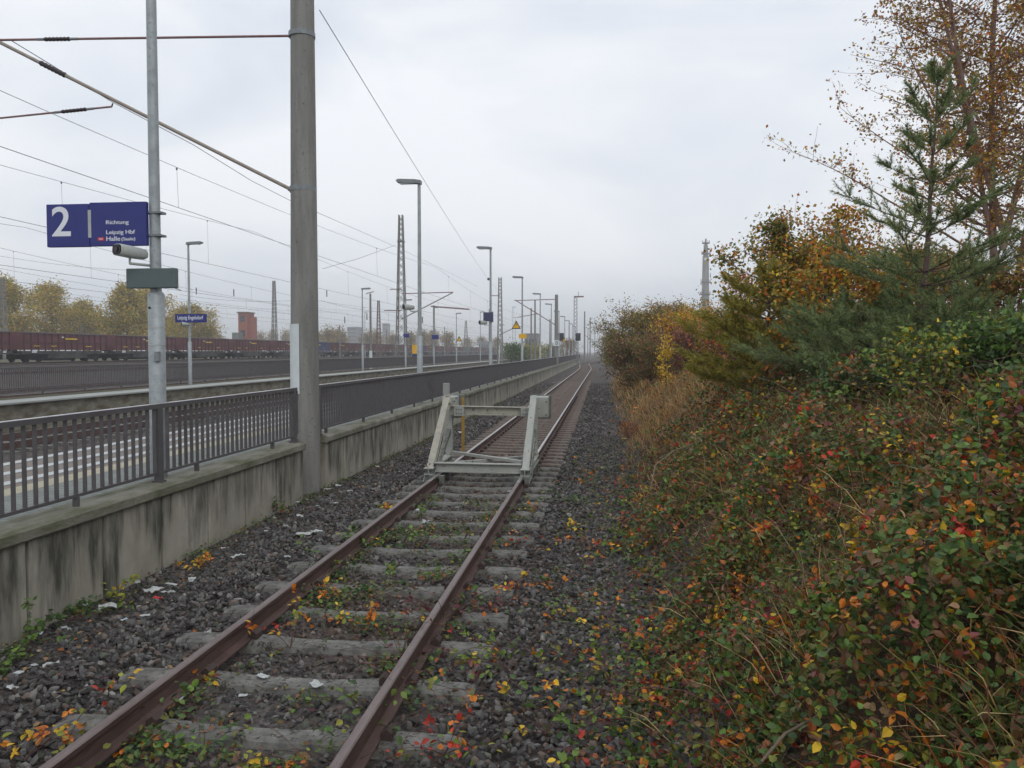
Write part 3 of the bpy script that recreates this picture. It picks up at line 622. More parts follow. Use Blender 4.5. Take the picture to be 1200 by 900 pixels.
def small(name, cat, label, px0, px1, py0, py1, Y, m, txt=None, tm='white', back=True):
    a, c = onY(px0, py1, Y), onY(px1, py0, Y); t = thing(name, label, cat, ((a.x + c.x) / 2, Y, a.z))
    build('panel', MB().box(a.x, c.x, Y - .03, Y + .03, a.z, c.z), M[m], t)
    if txt: text('lettering', txt, a.x + (c.x - a.x) * .08, c.x - (c.x - a.x) * .1, a.z + (c.z - a.z) * .22, c.z - (c.z - a.z) * .2, Y - .031, M[tm], t, .008)
    return t
t = small('station_sign', 'sign', 'blue station name sign on the leftmost lamp post of the second platform', 205.7, 242, 367.8, 378, YL2[0] - .11, 'blue', 'Leipzig Engelsdorf')
build('mounting_bracket', MB().box(-18.36, -18.24, YL2[0] - .079, YL2[0] + .07, t.location.z + .08, t.location.z + .14), M['galv_dark'], t)
a = onX(219, 381, -18.3); t = camdev(-18.15, YL2[0], a.z, 'dark camera under the station name sign')
small('track_sign', 'sign', 'small blue sign on a lamp post left of the first near lamp', 473, 479.5, 391, 395.5, yX(475, -18.3), 'blue')
lamp(-18.3, yX(475, -18.3) + .12, .69, 6.95, -1, 'lamp post of the second platform right beside the tall lattice mast', G2)
small('track_sign', 'sign', 'small blue sign on the third lamp post of the second platform', 506, 514, 392.5, 397.5, YL2[2] - .11, 'blue')
t = small('number_sign', 'sign', 'white number plate on the tall lattice mast', 464.2, 470, 394, 404, 87.0, 'plate')
text('lettering', '2', t.location.x - .1, t.location.x + .1, t.location.z + .25, t.location.z + .65, 86.965, M['black'], t)
t = small('notice_board', 'board', 'yellow and blue notice board seen beyond the tall lattice mast', 483, 491, 404, 414.5, 100, 'yellow')
a = t.location; build('base_panel', MB().box(a.x - .42, a.x + .42, 99.97, 100.03, a.z - .9, a.z - .01), M['wblue'], t); build('post', MB().box(a.x - .04, a.x + .04, 100.035, 100.1, -.25, a.z + .6), M['galv'], t)
# ------------------------------------------------------------------ concrete masts beyond, with brackets
GM = 'catenary masts along the near platform'
def cmast(x, y, ztop, label, r=.2, group=GM, m='mast', cant=None, steel=False):
    t = thing('catenary_mast', label, 'mast', (x, y, -.3), group)
    build('mast_shaft', MB().tube([(x, y, -.3 if x > -38 else .4), (x, y, ztop)], [r * 1.15, r * .8], 14), M[m], t)
    if cant:
        L, s = cant; zt = min(7.9, ztop - .5); zb = 5.0
        build('bracket_tube', MB().tube([(x, y, zt), (x - s * L, y, zt - .1)], .045, 6), M['tube_red'], t)
        build('bracket_strut', MB().tube([(x, y, zb), (x - s * L * .98, y, zt - .05)], .05, 6), M['tube_red'], t)
        build('steady_arm', MB().tube([(x - s * L * .45, y, zb + .45 * (zt - zb)), (x - s * L * .95, y, 5.9)], .035, 6), M['tube_red'], t)
    return t
y84 = yX(652, -5.0)
m2 = cmast(-5.0, y84, 8.35, 'second round concrete mast along the platform with a white zero plate', .22, cant=(4.6, 1))
a = onY(649.6, 405.5, y84 - .27); c = onY(655, 398.5, y84 - .27)
pl = build('number_plate', MB().box(a.x, c.x, y84 - .29, y84 - .265, a.z, c.z), M['plate'], m2); text('lettering', '0', a.x + .13, c.x - .13, a.z + .12, c.z - .1, y84 - .291, M['black'], pl, .01)
for i, (px, py) in enumerate([(685, 365), (691.5, 372), (697, 381), (700.5, 385), (702.5, 389)]):
    x = -3.9 + i * .15; y = yX(px, x) if px < 699 else yX(px, x); P = onY(px, py, y)
    cmast(x, y, max(P.z, 7.5), f'{ORD[i]} thin mast beyond the far lattice mast towards the vanishing point', .17 + .01 * i, 'thin masts where the track vanishes', 'mast')
def lattice(x, y, w0, w1, zb, zt, label, m='lattice', nb=12, group='lattice masts', yaw=0):
    t = thing('lattice_mast', label, 'mast', (x, y, zb), group)
    cs = [(-1, -1), (1, -1), (1, 1), (-1, 1)]
    def corner(i, z): k = (z - zb) / (zt - zb); w_ = w0 + (w1 - w0) * k; return Vector((x + cs[i][0] * w_ / 2, y + cs[i][1] * w_ / 2, z))
    th = .11 if w0 > .8 else .09
    for i in range(4): build('leg', MB().bar(corner(i, zb), corner(i, zt), th, th, (0, 1, 0)), M[m], t)
    mb = MB(); z = zb + .6
    while z < zt - .3:
        k = (z - zb) / (zt - zb); h = (w0 + (w1 - w0) * k) * 1.25; z2 = min(z + h, zt)
        for i in range(4):
            mb.bar(corner(i, z), corner((i + 1) % 4, z2), .04, .04); mb.bar(corner((i + 1) % 4, z), corner(i, z2), .04, .04)
        z = z2
    build('bracing', mb, M[m], t)
    return t
def arm(t, x, y, z0, z1, x1, z2=None):
    build('bracket_tube', MB().tube([(x, y, z1), (x1, y, z1 + .1)], .05, 6), M['tube_red'], t)
    build('bracket_strut', MB().tube([(x, y, z0), (x1, y, z1 + .08)], .055, 6), M['lattice'], t)
Y1 = 86.5; xL = onY(470.5, 400, Y1).x; zt = onY(470, 252, Y1).z
lt = lattice(xL, Y1, 1.1, .36, -.3, zt, 'tallest lattice mast standing behind the second platform', 'lattice')
e = onY(531, 343, Y1); arm(lt, xL, Y1, onY(478, 374, Y1).z, onY(478, 344, Y1).z, e.x)
e2 = onY(450, 364, Y1); build('bracket_tube', MB().tube([(xL, Y1, e2.z), (e2.x, Y1, e2.z)], .05, 6), M['tube_red'], lt)
e3 = onY(457, 339, Y1); build('bracket_tube', MB().tube([(xL, Y1, e3.z), (e3.x, Y1, e3.z)], .05, 6), M['tube_red'], lt)
build('splice_collar', MB().cbox((xL, Y1, onY(470, 283, Y1).z), .72, .72, .12), M['lattice'], lt)
Y2 = 128; xL2 = onY(586, 400, Y2).x; zt2 = onY(587, 325, Y2).z
lt2 = lattice(xL2, Y2, .85, .38, -.3, zt2, 'slim lattice mast left of the yellow triangle sign', 'lattice')
e = onY(576, 346.5, Y2); build('bracket_tube', MB().tube([(xL2, Y2, e.z), (e.x, Y2, e.z)], .06, 6), M['tube_red'], lt2)
e = onY(601, 385, Y2); build('bracket_strut', MB().tube([(xL2, Y2, onY(586, 392, Y2).z), (e.x, Y2, e.z)], .06, 6), M['lattice'], lt2)
build('drain_pipe', MB().tube([(xL2 - .15, Y2 - .55, .0), (xL2 - .05, Y2 - .55, 1.4), (xL2, Y2 - .55, 3.2)], .07, 8), M['plate'], lt2)
Y3 = 150; P = onY(674.5, 347, Y3); lt3 = lattice(P.x, Y3, .62, .5, -.3, P.z, 'far lattice mast nearest the track with a short arm on top', 'lattice')
e = onY(684, 347, Y3); build('top_arm', MB().bar((P.x - .2, Y3, P.z - .1), (e.x, Y3, P.z - .1), .2, .25), M['tube_red'], lt3)
build('spike', MB().tube([(P.x + .5, Y3, P.z), (P.x + .5, Y3, P.z + .8)], .05, 6), M['lattice'], lt3)
for px, p2, Yd, wd, m_, lab in ((321, 329, 148, .95, 'lattice', 'lattice mast right of the brick tower behind the train'), (443.5, 352, 175, 1.0, 'lattice_rust', 'reddish lattice mast between the second platform lamps'), (3, 326, 120, 1.1, 'lattice', 'lattice mast at the far left in front of yellow trees'), (546, 376, 230, 1.2, 'lattice', 'small far lattice mast right of the third platform lamp')):
    P = onY(px, p2, Yd); lattice(P.x, Yd, wd, .35, -.2 if P.x > -38 else .7, P.z, lab, m_)
GT = 'thin steel masts in the yard'
yard = [(434, 344, 110, 'dark steel mast just right of the second platform lamp with white foot'), (398, 381, 170, 'short dark pole above the train left of the grey block'), (453, 386, 220, 'small pole left of the tallest lattice mast'), (521, 383, 240, 'small yard pole between third and fourth platform lamps'),
        (573.5, 362, 180, 'thin yard mast right behind the second near lamp'), (622.5, 361, 150, 'thin mast left of the fourth near lamp'), (627, 352, 140, 'taller thin mast touching the fourth near lamp'), (644.5, 374, 190, 'thin mast just left of the zero plate mast'), (667, 376, 230, 'thin mast left of the far lattice mast'),
        (150, 372, 170, 'pole in front of the middle yellow trees'), (93, 367, 165, 'lamp-like pole in front of the left yellow trees'), (507.5, 388, 190, 'thin pole behind the third platform lamp'), (615, 391, 300, 'very distant pole left of the grey shed'), (689, 384, 320, 'very distant pole near the vanishing point')]
for px, py, Y, lab in yard:
    P = onY(px, py, Y); t = cmast(P.x, Y, P.z, lab, .16, GT, 'lattice')
    if px == 434: build('white_foot', MB().tube([(P.x, Y, -.3), (P.x, Y, onY(px, 411, Y).z)], .2, 10), M['plate'], t); build('top_bracket', MB().bar((P.x - .6, Y, P.z), (P.x + .5, Y, P.z + .25), .1, .1), M['tube_red'], t)
# portal beam near px 490..630 (red-brown)
t = thing('cross_beam', 'reddish beam reaching right from the third second platform lamp', 'beam', onX(509, 360, -18.8))
Yb_ = YL2[2] + 6
a, b = onY(505, 359, Yb_), onY(550, 362.5, Yb_); build('beam', MB().bar(a, b, .12, .16), M['tube_red'], t); build('beam_post', MB().tube([(onY(508.6, 400, Yb_).x, Yb_, -.3), (onY(508.6, 400, Yb_).x, Yb_, a.z + .1)], .11, 8), M['lattice'], t)
# two light signals far ahead
for px, Y, lab in ((677.5, 149, 'dark light signal beside the far lattice mast'), (657.5, 128, 'small dark light signal left of the far triangle sign')):
    P = onY(px, 391, Y); Q = onY(px, 398, Y); t = thing('light_signal', lab, 'signal', (P.x, Y, -.3)); build('signal_post', MB().tube([(P.x, Y + .2, -.3), (P.x, Y + .2, P.z)], .07, 6), M['galv_dark'], t)
    build('signal_head', MB().box(P.x - .45, P.x + .45, Y - .1, Y + .1, Q.z - .2, P.z + .1), M['black'], t, .05)
# ------------------------------------------------------------------ overhead lines
GW = 'overhead lines of the yard tracks'
def span(p, q, sag, n=14): p, q = Vector(p), Vector(q); return [p.lerp(q, i / n) - Vector((0, 0, sag * 4 * (i / n) * (1 - i / n))) for i in range(n + 1)]
def catenary(x, label, zc=5.5, zm=7.15, sag=.75, r=.009, y0=-40, dy=70, n=4, drop=True, zig=.25):
    t = thing('overhead_line', label, 'wire', (x, y0, 0), GW); c = MB(); m_ = MB(); dr = []
    for k in range(n):
        a, b = y0 + k * dy, y0 + (k + 1) * dy; s = zig if k % 2 else -zig
        c.tube(span((x - s, a, zc), (x + s, b, zc), .0), r, 5, False); ms = span((x - s, a, zm), (x + s, b, zm), sag); m_.tube(ms, r * .85, 5, False)
        for j in range(8):
            u = (j + .5) / 8; y = a + (b - a) * u
            if y > 3 and len(dr) < 14: dr.append((x - s + 2 * s * u, y, zc, zm - sag * 4 * u * (1 - u)))
    build('contact_wire', c, M['wire'], t); build('messenger_wire', m_, M['wire'], t)
    if drop:
        for xx, y, za, zb in dr: build('dropper', MB().tube([(xx, y, za), (xx - .03, y, zb)], r * .55, 4, False).cbox((xx - .03, y, zb - .02), .03, .03, .05), M['wire'], t)
catenary(-9.75, 'overhead line above the near platform track', 5.5, 7.25, .85, .0068, -21, 70, 4)
catenary(-14.9, 'overhead line above the track before the second platform', 5.55, 7.4, .8, .0075, -35, 70, 4)
for x, lab in ((-23.5, 'overhead line above the yard track behind the second platform'), (-28.5, 'overhead line above the second yard track'), (-34, 'overhead line above the third yard track'), (-45, 'overhead line above the raised track near the train')):
    catenary(x, lab, 5.6 + (x < -40) * .6, 7.3 + (x < -40) * .6, .9, .0095, -45 - x * .3, 70, 5)
t = thing('feeder_wire', 'single wire dropping from the top of the concrete mast to a slim lattice mast', 'wire', (-5, Y_M, 7))
a = onY(374.5, 12, Y_M); b = onY(584, 340, Y2); q = onY(562, 319, Y_M + (Y2 - Y_M) * .55)
pts = []
for i in range(21):
    u = i / 20; pts.append(a.lerp(b, u) - Vector((0, 0, .5 * 4 * u * (1 - u))))
build('wire', MB().tube(pts, .0075, 5, False), M['wire'], t); qn = pts[13]
build('insulator', MB().tube([qn - Vector((.0, .35, 0)), qn, qn + Vector((0, .35, 0))], [.06, .16, .06], 8), M['insul'], t)
t = thing('cross_wire', 'slanting wire between the tall lattice mast and the round mast', 'wire', (-14, 60, 7))
build('wire', MB().tube([onY(378, 315, 60), onY(420, 303, 72), onY(464, 287, Y1)], .018, 5, False), M['wire'], t)
a = onY(14, 48, Y_M); P = [a, onY(129, 118, 15.9), onY(227, 170, 18.8), onY(295, 212, 22), onY(340, 235, 24.5), onY(470, 292, 48), onY(560, 336, 90)]
t = thing('messenger_wire', 'thin wire running off from the bracket end past the sign post', 'wire', a); build('wire', MB().tube(P, .008, 5, False), M['wire'], t)
t = thing('span_wire', 'far cross span wire with hanging insulators above the yard', 'wire', (-40, 140, 8))
for (x0, y0_, x1, y1_, Y) in ((0, 300, 210, 318, 120), (210, 345, 345, 352, 140), (0, 356, 170, 352, 150), (376, 352, 470, 366, 150)):
    build('wire', MB().tube(span(onY(x0, y0_, Y), onY(x1, y1_, Y), .6), .022, 4, False), M['wire'], t)
for px, py, Y in ((230, 341, 140), (274, 343, 140), (383, 344, 150), (404, 375, 150), (430, 371, 150), (495, 375, 150)):
    P = onY(px, py, Y); build('insulator', MB().tube([P + Vector((0, 0, .6)), P + Vector((0, 0, -.6))], .09, 6), M['insul'], t)
# ------------------------------------------------------------------ buffer stop
bs = thing('buffer_stop', 'grey green steel buffer stop straddling the rusty rails', 'buffer stop', (TC, 15.8, -.05))
YT, YF = yX(624, -1.36), 14.35                       # upright plane, foot plane
zt = onY(624, 466, YT).z
def ibeam(mb, a, b, h=.2, w_=.14, t_=.014, up=(0, 0, 1)):
    a, b, up = Vector(a), Vector(b), Vector(up); d = (b - a).normalized(); s = d.cross(up).normalized(); u = s.cross(d).normalized()
    mb.bar(a, b, t_, h - 2 * t_, up)
    for k in (-1, 1): mb.bar(a + u * k * (h - t_) / 2, b + u * k * (h - t_) / 2, w_, t_, up)
for s in (-1, 1):
    xr = TC + s * .7525; xt = TC + s * (.81 if s > 0 else .89); xf = TC + s * (.80 if s > 0 else .91)
    mb = MB(); ibeam(mb, (xf, YF + .05, .02), (xt, YT - .05, zt), .13, .12, .012, (0, -.5, 1)); st = build('raking_strut', mb, M['stop_dirty' if s < 0 else 'stop'], bs)
    mb = MB()
    for dx in (-.085, .085): mb.add([(xf + dx - .006 + q, YF - .10, -.12) for q in (0, .012)] + [(xf + dx - .006 + q, YF + .50, -.10) for q in (0, .012)] + [(xf + dx - .006 + q, YF + 1.22, .55) for q in (0, .012)] + [(xf + dx - .006 + q, YF + .98, .55) for q in (0, .012)],
                      [(0, 2, 4, 6), (7, 5, 3, 1), (0, 1, 3, 2), (2, 3, 5, 4), (4, 5, 7, 6), (6, 7, 1, 0)])
    gp = build('gusset_plate', mb, M['stop'], bs); mb = MB()
    build('foot_shoe', MB().add([(xf - .075, YF - .03, -.1), (xf + .075, YF - .03, -.1), (xf + .075, YF + .4, -.1), (xf - .075, YF + .4, -.1), (xf - .075, YF + .04, .10), (xf + .075, YF + .04, .10), (xf + .075, YF + .3, .10), (xf - .075, YF + .3, .10)], [(0, 3, 2, 1), (4, 5, 6, 7), (0, 1, 5, 4), (1, 2, 6, 5), (2, 3, 7, 6), (3, 0, 4, 7)]), M['stop_dark'], bs)
    for zz in (.0, .12, .24, .36, .48):
        for dy in (.1, .24):
            for dx in (-.092, .092): mb.tube([(xf + dx - .012, YF + dy + zz * 1.7, zz), (xf + dx + .012, YF + dy + zz * 1.7, zz)], .016, 6)
    build('bolts', mb, M['stop_dark'], gp)
    mb = MB(); ibeam(mb, (xt, YT + .12, -.0), (xt, YT + .12, zt - .02), .13, .12, .012, (0, 1, 0)); build('upright', mb, M['stop'], bs)
    mb = MB().bar((xt, YT + .12, .62), (xf, YT - 1.1, .02), .08, .09); build('diagonal_brace', mb, M['stop_dark'], bs)
    mb = MB(); ibeam(mb, (xf, YF - .05, .05), (xf, YT + .35, .05), .12, .17, .014); build('base_beam', mb, M['stop'], bs)
    for y in (YF - .05, YF + .5, YT - .4, YT + .2):
        mb = MB(); mb.box(xr - .13, xr + .13, y - .07, y + .07, -.06, -.012); mb.box(xr + .05, xr + .13, y - .07, y + .07, -.16, -.061); mb.box(xr - .13, xr - .05, y - .07, y + .07, -.16, -.061)
        build('rail_clamp', mb, M['stop_dark'], bs)
    bx = xt + (.11 if s > 0 else -.04)
    mb = MB().box(bx - .15, bx + .15, YT + .30, YT + .62, zt - .42, zt + .0); bh = build('buffer_head', mb, M['stop'], bs, .02)
    build('buffer_face', MB().box(bx - .19, bx + .19, YT + .62, YT + .70, zt - .46, zt + .02), M['stop_dark'], bs, .02)
    mb = MB()
    for i in (-1, 1):
        for j in (.1, .36): mb.tube([(bx + i * .11, YT + .285, zt - j), (bx + i * .11, YT + .31, zt - j)], .02, 6)
    build('bolts', mb, M['stop_dark'], bh)
mb = MB(); zc = onY(570, 482, YT).z; ibeam(mb, (TC - .84, YT + .02, zc + .02), (TC + .78, YT + .02, zc - .0), .17, .16); cb = build('cross_beam', mb, M['stop_dirty'], bs)
for s in (-1, 1): build('splice_plate', MB().box(TC + s * .66 - .1, TC + s * .66 + .1, YT - .095, YT - .085, zc - .085, zc + .085), M['stop'], cb)
mb = MB()
for s in (-1, 1):
    for i in (-.05, .0, .05):
        for j in (-.04, .04): mb.tube([(TC + s * .66 + i, YT - .11, zc + j), (TC + s * .66 + i, YT - .094, zc + j)], .012, 6)
build('bolts', mb, M['stop_dark'], cb)
mb = MB(); ibeam(mb, (TC - .86, YF + .22, .10), (TC + .72, YF + .22, .09), .165, .14); build('foot_beam', mb, M['stop'], bs)
mb = MB().bar((TC - .74, YF + .34, .13), (TC + .8, YT - .1, .13), .09, .05); build('floor_brace', mb, M['stop'], bs)
mb = MB().bar((TC + .74, YF + .34, .19), (TC - .8, YT - .1, .19), .09, .05); build('floor_brace', mb, M['stop'], bs)
# marker posts beyond the stop
P = onY(523, 449, 19); t = thing('marker_post', 'short pale concrete post standing against the wall behind the buffer stop', 'post', (P.x, 19, -.3))
build('shaft', MB().box(P.x - .07, P.x + .07, 18.93, 19.07, -.3, P.z), M['edge'], t, .01)
P = onY(542.5, 466, 18.2); t = thing('yellow_post', 'thin orange yellow post behind the left buffer head', 'post', (P.x, 18.2, -.3)); build('shaft', MB().box(P.x - .03, P.x + .03, 18.17, 18.23, -.3, P.z), M['yellow_dull'], t); build('foot_plate', MB().box(P.x - .08, P.x + .08, 18.12, 18.28, -.3, -.2), M['iron'], t)
# ------------------------------------------------------------------ freight train
XT = -57; ZW = 1.12; LW = 14.2; PW = 15.3
def wagon(color, label, y0, full=True):
    t = thing('freight_wagon', label, 'wagon', (XT, y0, ZW - .17), 'open freight wagons of the long train')
    zb, zt_ = ZW + 1.22, ZW + 2.95; x0, x1 = XT - 1.35, XT + 1.35
    body = MB().box(x0, x1, y0 + .3, y0 + .38, zb, zt_).box(x0, x1, y0 + LW - .38, y0 + LW - .3, zb, zt_).box(x0, x0 + .06, y0 + .39, y0 + LW - .39, zb, zt_).box(x1 - .06, x1, y0 + .39, y0 + LW - .39, zb, zt_).box(x0 + .07, x1 - .07, y0 + .39, y0 + LW - .39, zb, zb + .08)
    b = build('body', body, M[color], t)
    rb = MB(); n = 14
    for i in range(n): y = y0 + .36 + (LW - .84) * i / (n - 1); rb.box(x1 + .001, x1 + .10, y, y + .12, zb - .1, zt_ - .09)
    rb.box(x1 + .001, x1 + .06, y0 + .3, y0 + LW - .3, zb + .68, zb + .76)
    build('side_ribs', rb, M['maroon_rib'] if color == 'maroon' else M[color], t)
    build('top_rim', MB().box(x1 - .05, x1 + .13, y0 + .25, y0 + LW - .25, zt_ - .085, zt_ + .03).box(x0 - .1, x0 + .05, y0 + .25, y0 + LW - .25, zt_ - .085, zt_ + .03), M['rimgrey'], t)
    build('underframe', MB().box(x0 + .1, x1 + .05, y0 + .1, y0 + LW - .1, zb - .42, zb - .101).box(x0 + .3, x1 + .02, y0 + 3.9, y0 + LW - 3.9, zb - .85, zb - .421).box(XT - .6, XT + 1.0, y0 + 5, y0 + 8, zb - 1.1, zb - .851), M['wframe'], t)
    for yc in (y0 + 2.4, y0 + LW - 2.4):
        bg = build('bogie', MB().box(XT - 1.0, XT + 1.12, yc - 1.35, yc + 1.35, ZW + .30, ZW + .78).box(XT + .9, XT + 1.15, yc - .45, yc + .45, ZW + .2, ZW + .45), M['wdark'], t)
        for dy in (-.9, .9): build('wheel', MB().tube([(XT + .70, yc + dy, ZW + .46), (XT + .86, yc + dy, ZW + .46)], .46, 16).tube([(XT - .86, yc + dy, ZW + .46), (XT - .70, yc + dy, ZW + .46)], .46, 16).tube([(XT - .7, yc + dy, ZW + .46), (XT + .7, yc + dy, ZW + .46)], .08, 8), M['wdark'], bg)
    for k, (a_, b_, zz, hh, mm) in enumerate(((.46, .60, 1.08, .13, 'ywmark'), (.12, .18, .35, .07, 'ywmark'), (.30, .36, .35, .07, 'ywmark'), (.70, .77, .35, .07, 'ywmark'), (.42, .445, 1.25, .12, 'white'), (.9, .93, -.28, .14, 'white'), (.1, .15, -.28, .14, 'white'))):
        build('stencil_mark', MB().box(x1 + .101, x1 + .112, y0 + LW * a_, y0 + LW * b_, zb + zz, zb + zz + hh), M[mm], t)
    for yy in (y0 - .25, y0 + LW + .02):
        build('buffer', MB().tube([(XT + .87, yy, ZW + 1.05), (XT + .87, yy + .23, ZW + 1.05)], .2, 10), M['wdark'], t)
    return t
g0 = yX(25, XT + 1.4)
protos = {}
k0 = -2
for i in range(-2, 24):
    y0 = g0 + PW * i; col = 'wblue' if i == 5 or i == 11 else ('wteal' if i == 17 else 'maroon')
    nth = ORD[i + 2]; lab = {5: 'blue open freight wagon just left of the round concrete mast', 11: 'blue open freight wagon by the yellow notice board', 17: 'teal open freight wagon far along the train'}.get(i, f'maroon open freight wagon, {nth} of the long train counted from the left')
    if col not in protos: t = wagon(col, lab, y0); protos[col] = (t, y0)
    else:
        src = protos[col][0]; t = copy_tree(src); t.location = (XT, y0, ZW - .17); t['label'] = lab
# ------------------------------------------------------------------ distant buildings and tower
def bbox_building(px0, px1, py0, Y, zb, depth, m, label, name='building', cat='building', wn=(3, 4), wm='glass'):
    a, c = onY(px0, py0, Y), onY(px1, py0, Y); t = thing(name, label, cat, ((a.x + c.x) / 2, Y, zb))
    build('wall', MB().box(a.x, c.x, Y, Y + depth, zb, a.z), M[m], t)
    build('roof', MB().box(a.x - .3, c.x + .3, Y - .3, Y + depth + .3, a.z + .002, a.z + .4), M['greyblock'] if m != 'brick' else M['lattice_rust'], t)
    W = c.x - a.x; H = a.z - zb; nx_, nz_ = wn
    for i in range(nx_):
        for j in range(nz_):
            xx = a.x + W * (i + .5) / nx_; zz = zb + H * (j + .6) / nz_; build('window', MB().box(xx - W / nx_ * .25, xx + W / nx_ * .25, Y - .05, Y + .02, zz - H / nz_ * .2, zz + H / nz_ * .22), M[wm], t)
    return t
t = bbox_building(279, 289.5, 367, 240, .8, 5, 'brick', 'red brick tower standing behind the train', 'brick_tower', 'tower', (1, 3))
a = onY(289.5, 371, 240); b = onY(293, 371, 240); build('stair_annex', MB().box(a.x + .01, b.x, 241, 245, .8, a.z), M['brick'], t)
a = onY(277, 390, 239); b = onY(284, 390, 239); build('lean_to', MB().box(a.x, b.x, 236, 239.6, .8, a.z), M['stop_dark'], t)
bbox_building(407, 418, 384, 520, .8, 15, 'greyblock', 'grey office block far behind the train', wn=(5, 7))
bbox_building(448, 453, 379.5, 700, .8, 12, 'greyblock', 'hazy high-rise seen left of the tall lattice mast', wn=(3, 9))
bbox_building(615, 630, 392, 300, -.25, 12, 'greyblock', 'low grey shed seen beyond the platform end', wn=(4, 1))
bbox_building(561, 572, 401, 420, .8, 14, 'greyblock', 'low pale warehouse far behind the train', 'warehouse', 'building', (4, 1))
Yt = 430; P = onY(826, 412, Yt); z0t = onY(826, 284, Yt).z; tw = thing('concrete_tower', 'slender concrete tower with platforms rising behind the far bushes', 'tower', (P.x, Yt, 1.9))
zz = lambda py: onY(826, py, Yt).z
build('shaft', MB().tube([(P.x, Yt, 1.5), (P.x, Yt, zz(365)), (P.x, Yt, zz(300))], [2.35, 2.0, 1.55], 18), M['tower'], tw)
build('top_section', MB().tube([(P.x, Yt, zz(300)), (P.x, Yt, zz(287))], [1.25, 1.05], 14), M['tower'], tw)
build('antenna', MB().tube([(P.x, Yt, zz(287)), (P.x, Yt, zz(279.5))], [.55, .3], 8), M['tower_rust'], tw)
for py, r_ in ((345, 2.6), (331, 2.4), (297.5, 2.2), (285, 1.9)):
    z = zz(py); o = build('gallery', MB().tube([(P.x, Yt, z - .25), (P.x, Yt, z + .25)], r_, 18), M['tower_rust'], tw)
    mb = MB()
    for k in range(10): a_ = k * math.pi / 5; mb.tube([(P.x + r_ * math.cos(a_), Yt + r_ * math.sin(a_), z + .25), (P.x + r_ * math.cos(a_), Yt + r_ * math.sin(a_), z + 1.4)], .08, 5)
    build('guard_posts', mb, M['tower_rust'], o)
z = zz(304); build('dish', MB().tube([(P.x - .2, Yt - 1.9, z), (P.x - .2, Yt - 1.6, z)], .8, 14), M['plate'], tw)
z = zz(324); build('dish', MB().tube([(P.x + 2.2, Yt - .4, z), (P.x + 2.5, Yt - .4, z)], .7, 10), M['tower_rust'], tw)
# ------------------------------------------------------------------ leaves, blades, branches
PAL = dict(green=(.090, .155, .040), dgreen=(.050, .095, .032), bgreen=(.15, .24, .045), ygreen=(.25, .26, .04), yellow=(.68, .44, .03), orange=(.66, .21, .025), red=(.52, .055, .035),
           rust=(.38, .12, .03), brown=(.19, .095, .045), purple=(.15, .045, .05), tan=(.32, .21, .11), ochre=(.42, .28, .05), olive=(.14, .14, .03), pink=(.30, .10, .09), straw=(.58, .40, .20), gold=(.50, .35, .06))
def pick(r, n, weights):
    ks = list(weights); p = np.array([weights[k] for k in ks], float); p /= p.sum()
    c = np.array([PAL[k] for k in ks])[r.choice(len(ks), n, p=p)]
    return c * r.uniform(.7, 1.3, (n, 1)) * r.uniform(.92, 1.08, (n, 3))
def leaves(P, size, cols, seed, up=.8, parts=False, flat=.0, simple=False):
    "arrays of folded leaves; normals scatter round 'up'"
    r = np.random.default_rng(seed); n = len(P)
    nrm = r.normal(size=(n, 3)); nrm[:, 2] += up * 2.2; nrm /= np.linalg.norm(nrm, axis=1)[:, None]
    t = r.normal(size=(n, 3)); t -= (t * nrm).sum(1)[:, None] * nrm; t /= np.linalg.norm(t, axis=1)[:, None]
    b = np.cross(nrm, t); s = (size * r.uniform(.65, 1.25, n))[:, None]
    if simple:
        T = np.array([(0, 0, 0), (.5, .36, .06), (1, 0, -.03), (.5, -.36, .06)]); fi = np.array([(0, 2, 1), (0, 3, 2)]); k = 4
    else:
        T = np.array([(0, 0, 0), (.22, .30, .05), (.58, .33, .05), (1.05, 0, -.12), (.58, -.33, .05), (.22, -.30, .05), (.3, 0, -.03), (.68, 0, -.04)]); k = 8
        fi = np.array([(0, 6, 1), (1, 6, 7), (1, 7, 2), (2, 7, 3), (0, 5, 6), (5, 7, 6), (5, 4, 7), (4, 3, 7)])
    A = P[:, None] + s[:, None] * (T[None, :, 0:1] * t[:, None] + T[None, :, 1:2] * b[:, None] + T[None, :, 2:3] * nrm[:, None])
    Fc = (fi[None] + (np.arange(n) * k)[:, None, None]).reshape(-1, 3)
    return A.reshape(-1, 3), Fc, np.repeat(cols, k, 0)
def blades(P, D, L, W, cols, seed):
    r = np.random.default_rng(seed); n = len(P); D = D / np.linalg.norm(D, axis=1)[:, None]
    s = np.cross(D, r.normal(size=(n, 3))); s /= np.linalg.norm(s, axis=1)[:, None]; L = L[:, None]; W = np.asarray(W).reshape(-1, 1) * np.ones((n, 1))
    droop = np.zeros((n, 3)); droop[:, 2] = -.22; droop[:, :2] = r.normal(size=(n, 2)) * .12
    m1 = P + D * L * .55 + droop * L * .2; m2 = P + D * L + droop * L
    A = np.stack([P - s * W, P + s * W, m1 + s * W * .7, m1 - s * W * .7, m2], 1)
    fi = np.array([(0, 1, 2), (0, 2, 3), (3, 2, 4)]); Fc = (fi[None] + (np.arange(n) * 5)[:, None, None]).reshape(-1, 3)
    return A.reshape(-1, 3), Fc, np.repeat(cols, 5, 0)
def join(parts):
    V, Fc, C, o = [], [], [], 0
    for v, f, c in parts: V.append(v); Fc.append(f + o); C.append(c); o += len(v)
    return np.concatenate(V), np.concatenate(Fc), np.concatenate(C)
def veg(name, parts, m, parent=None): v, f, c = join(parts); return npmesh(name, v, f, 3, M[m], c, parent)
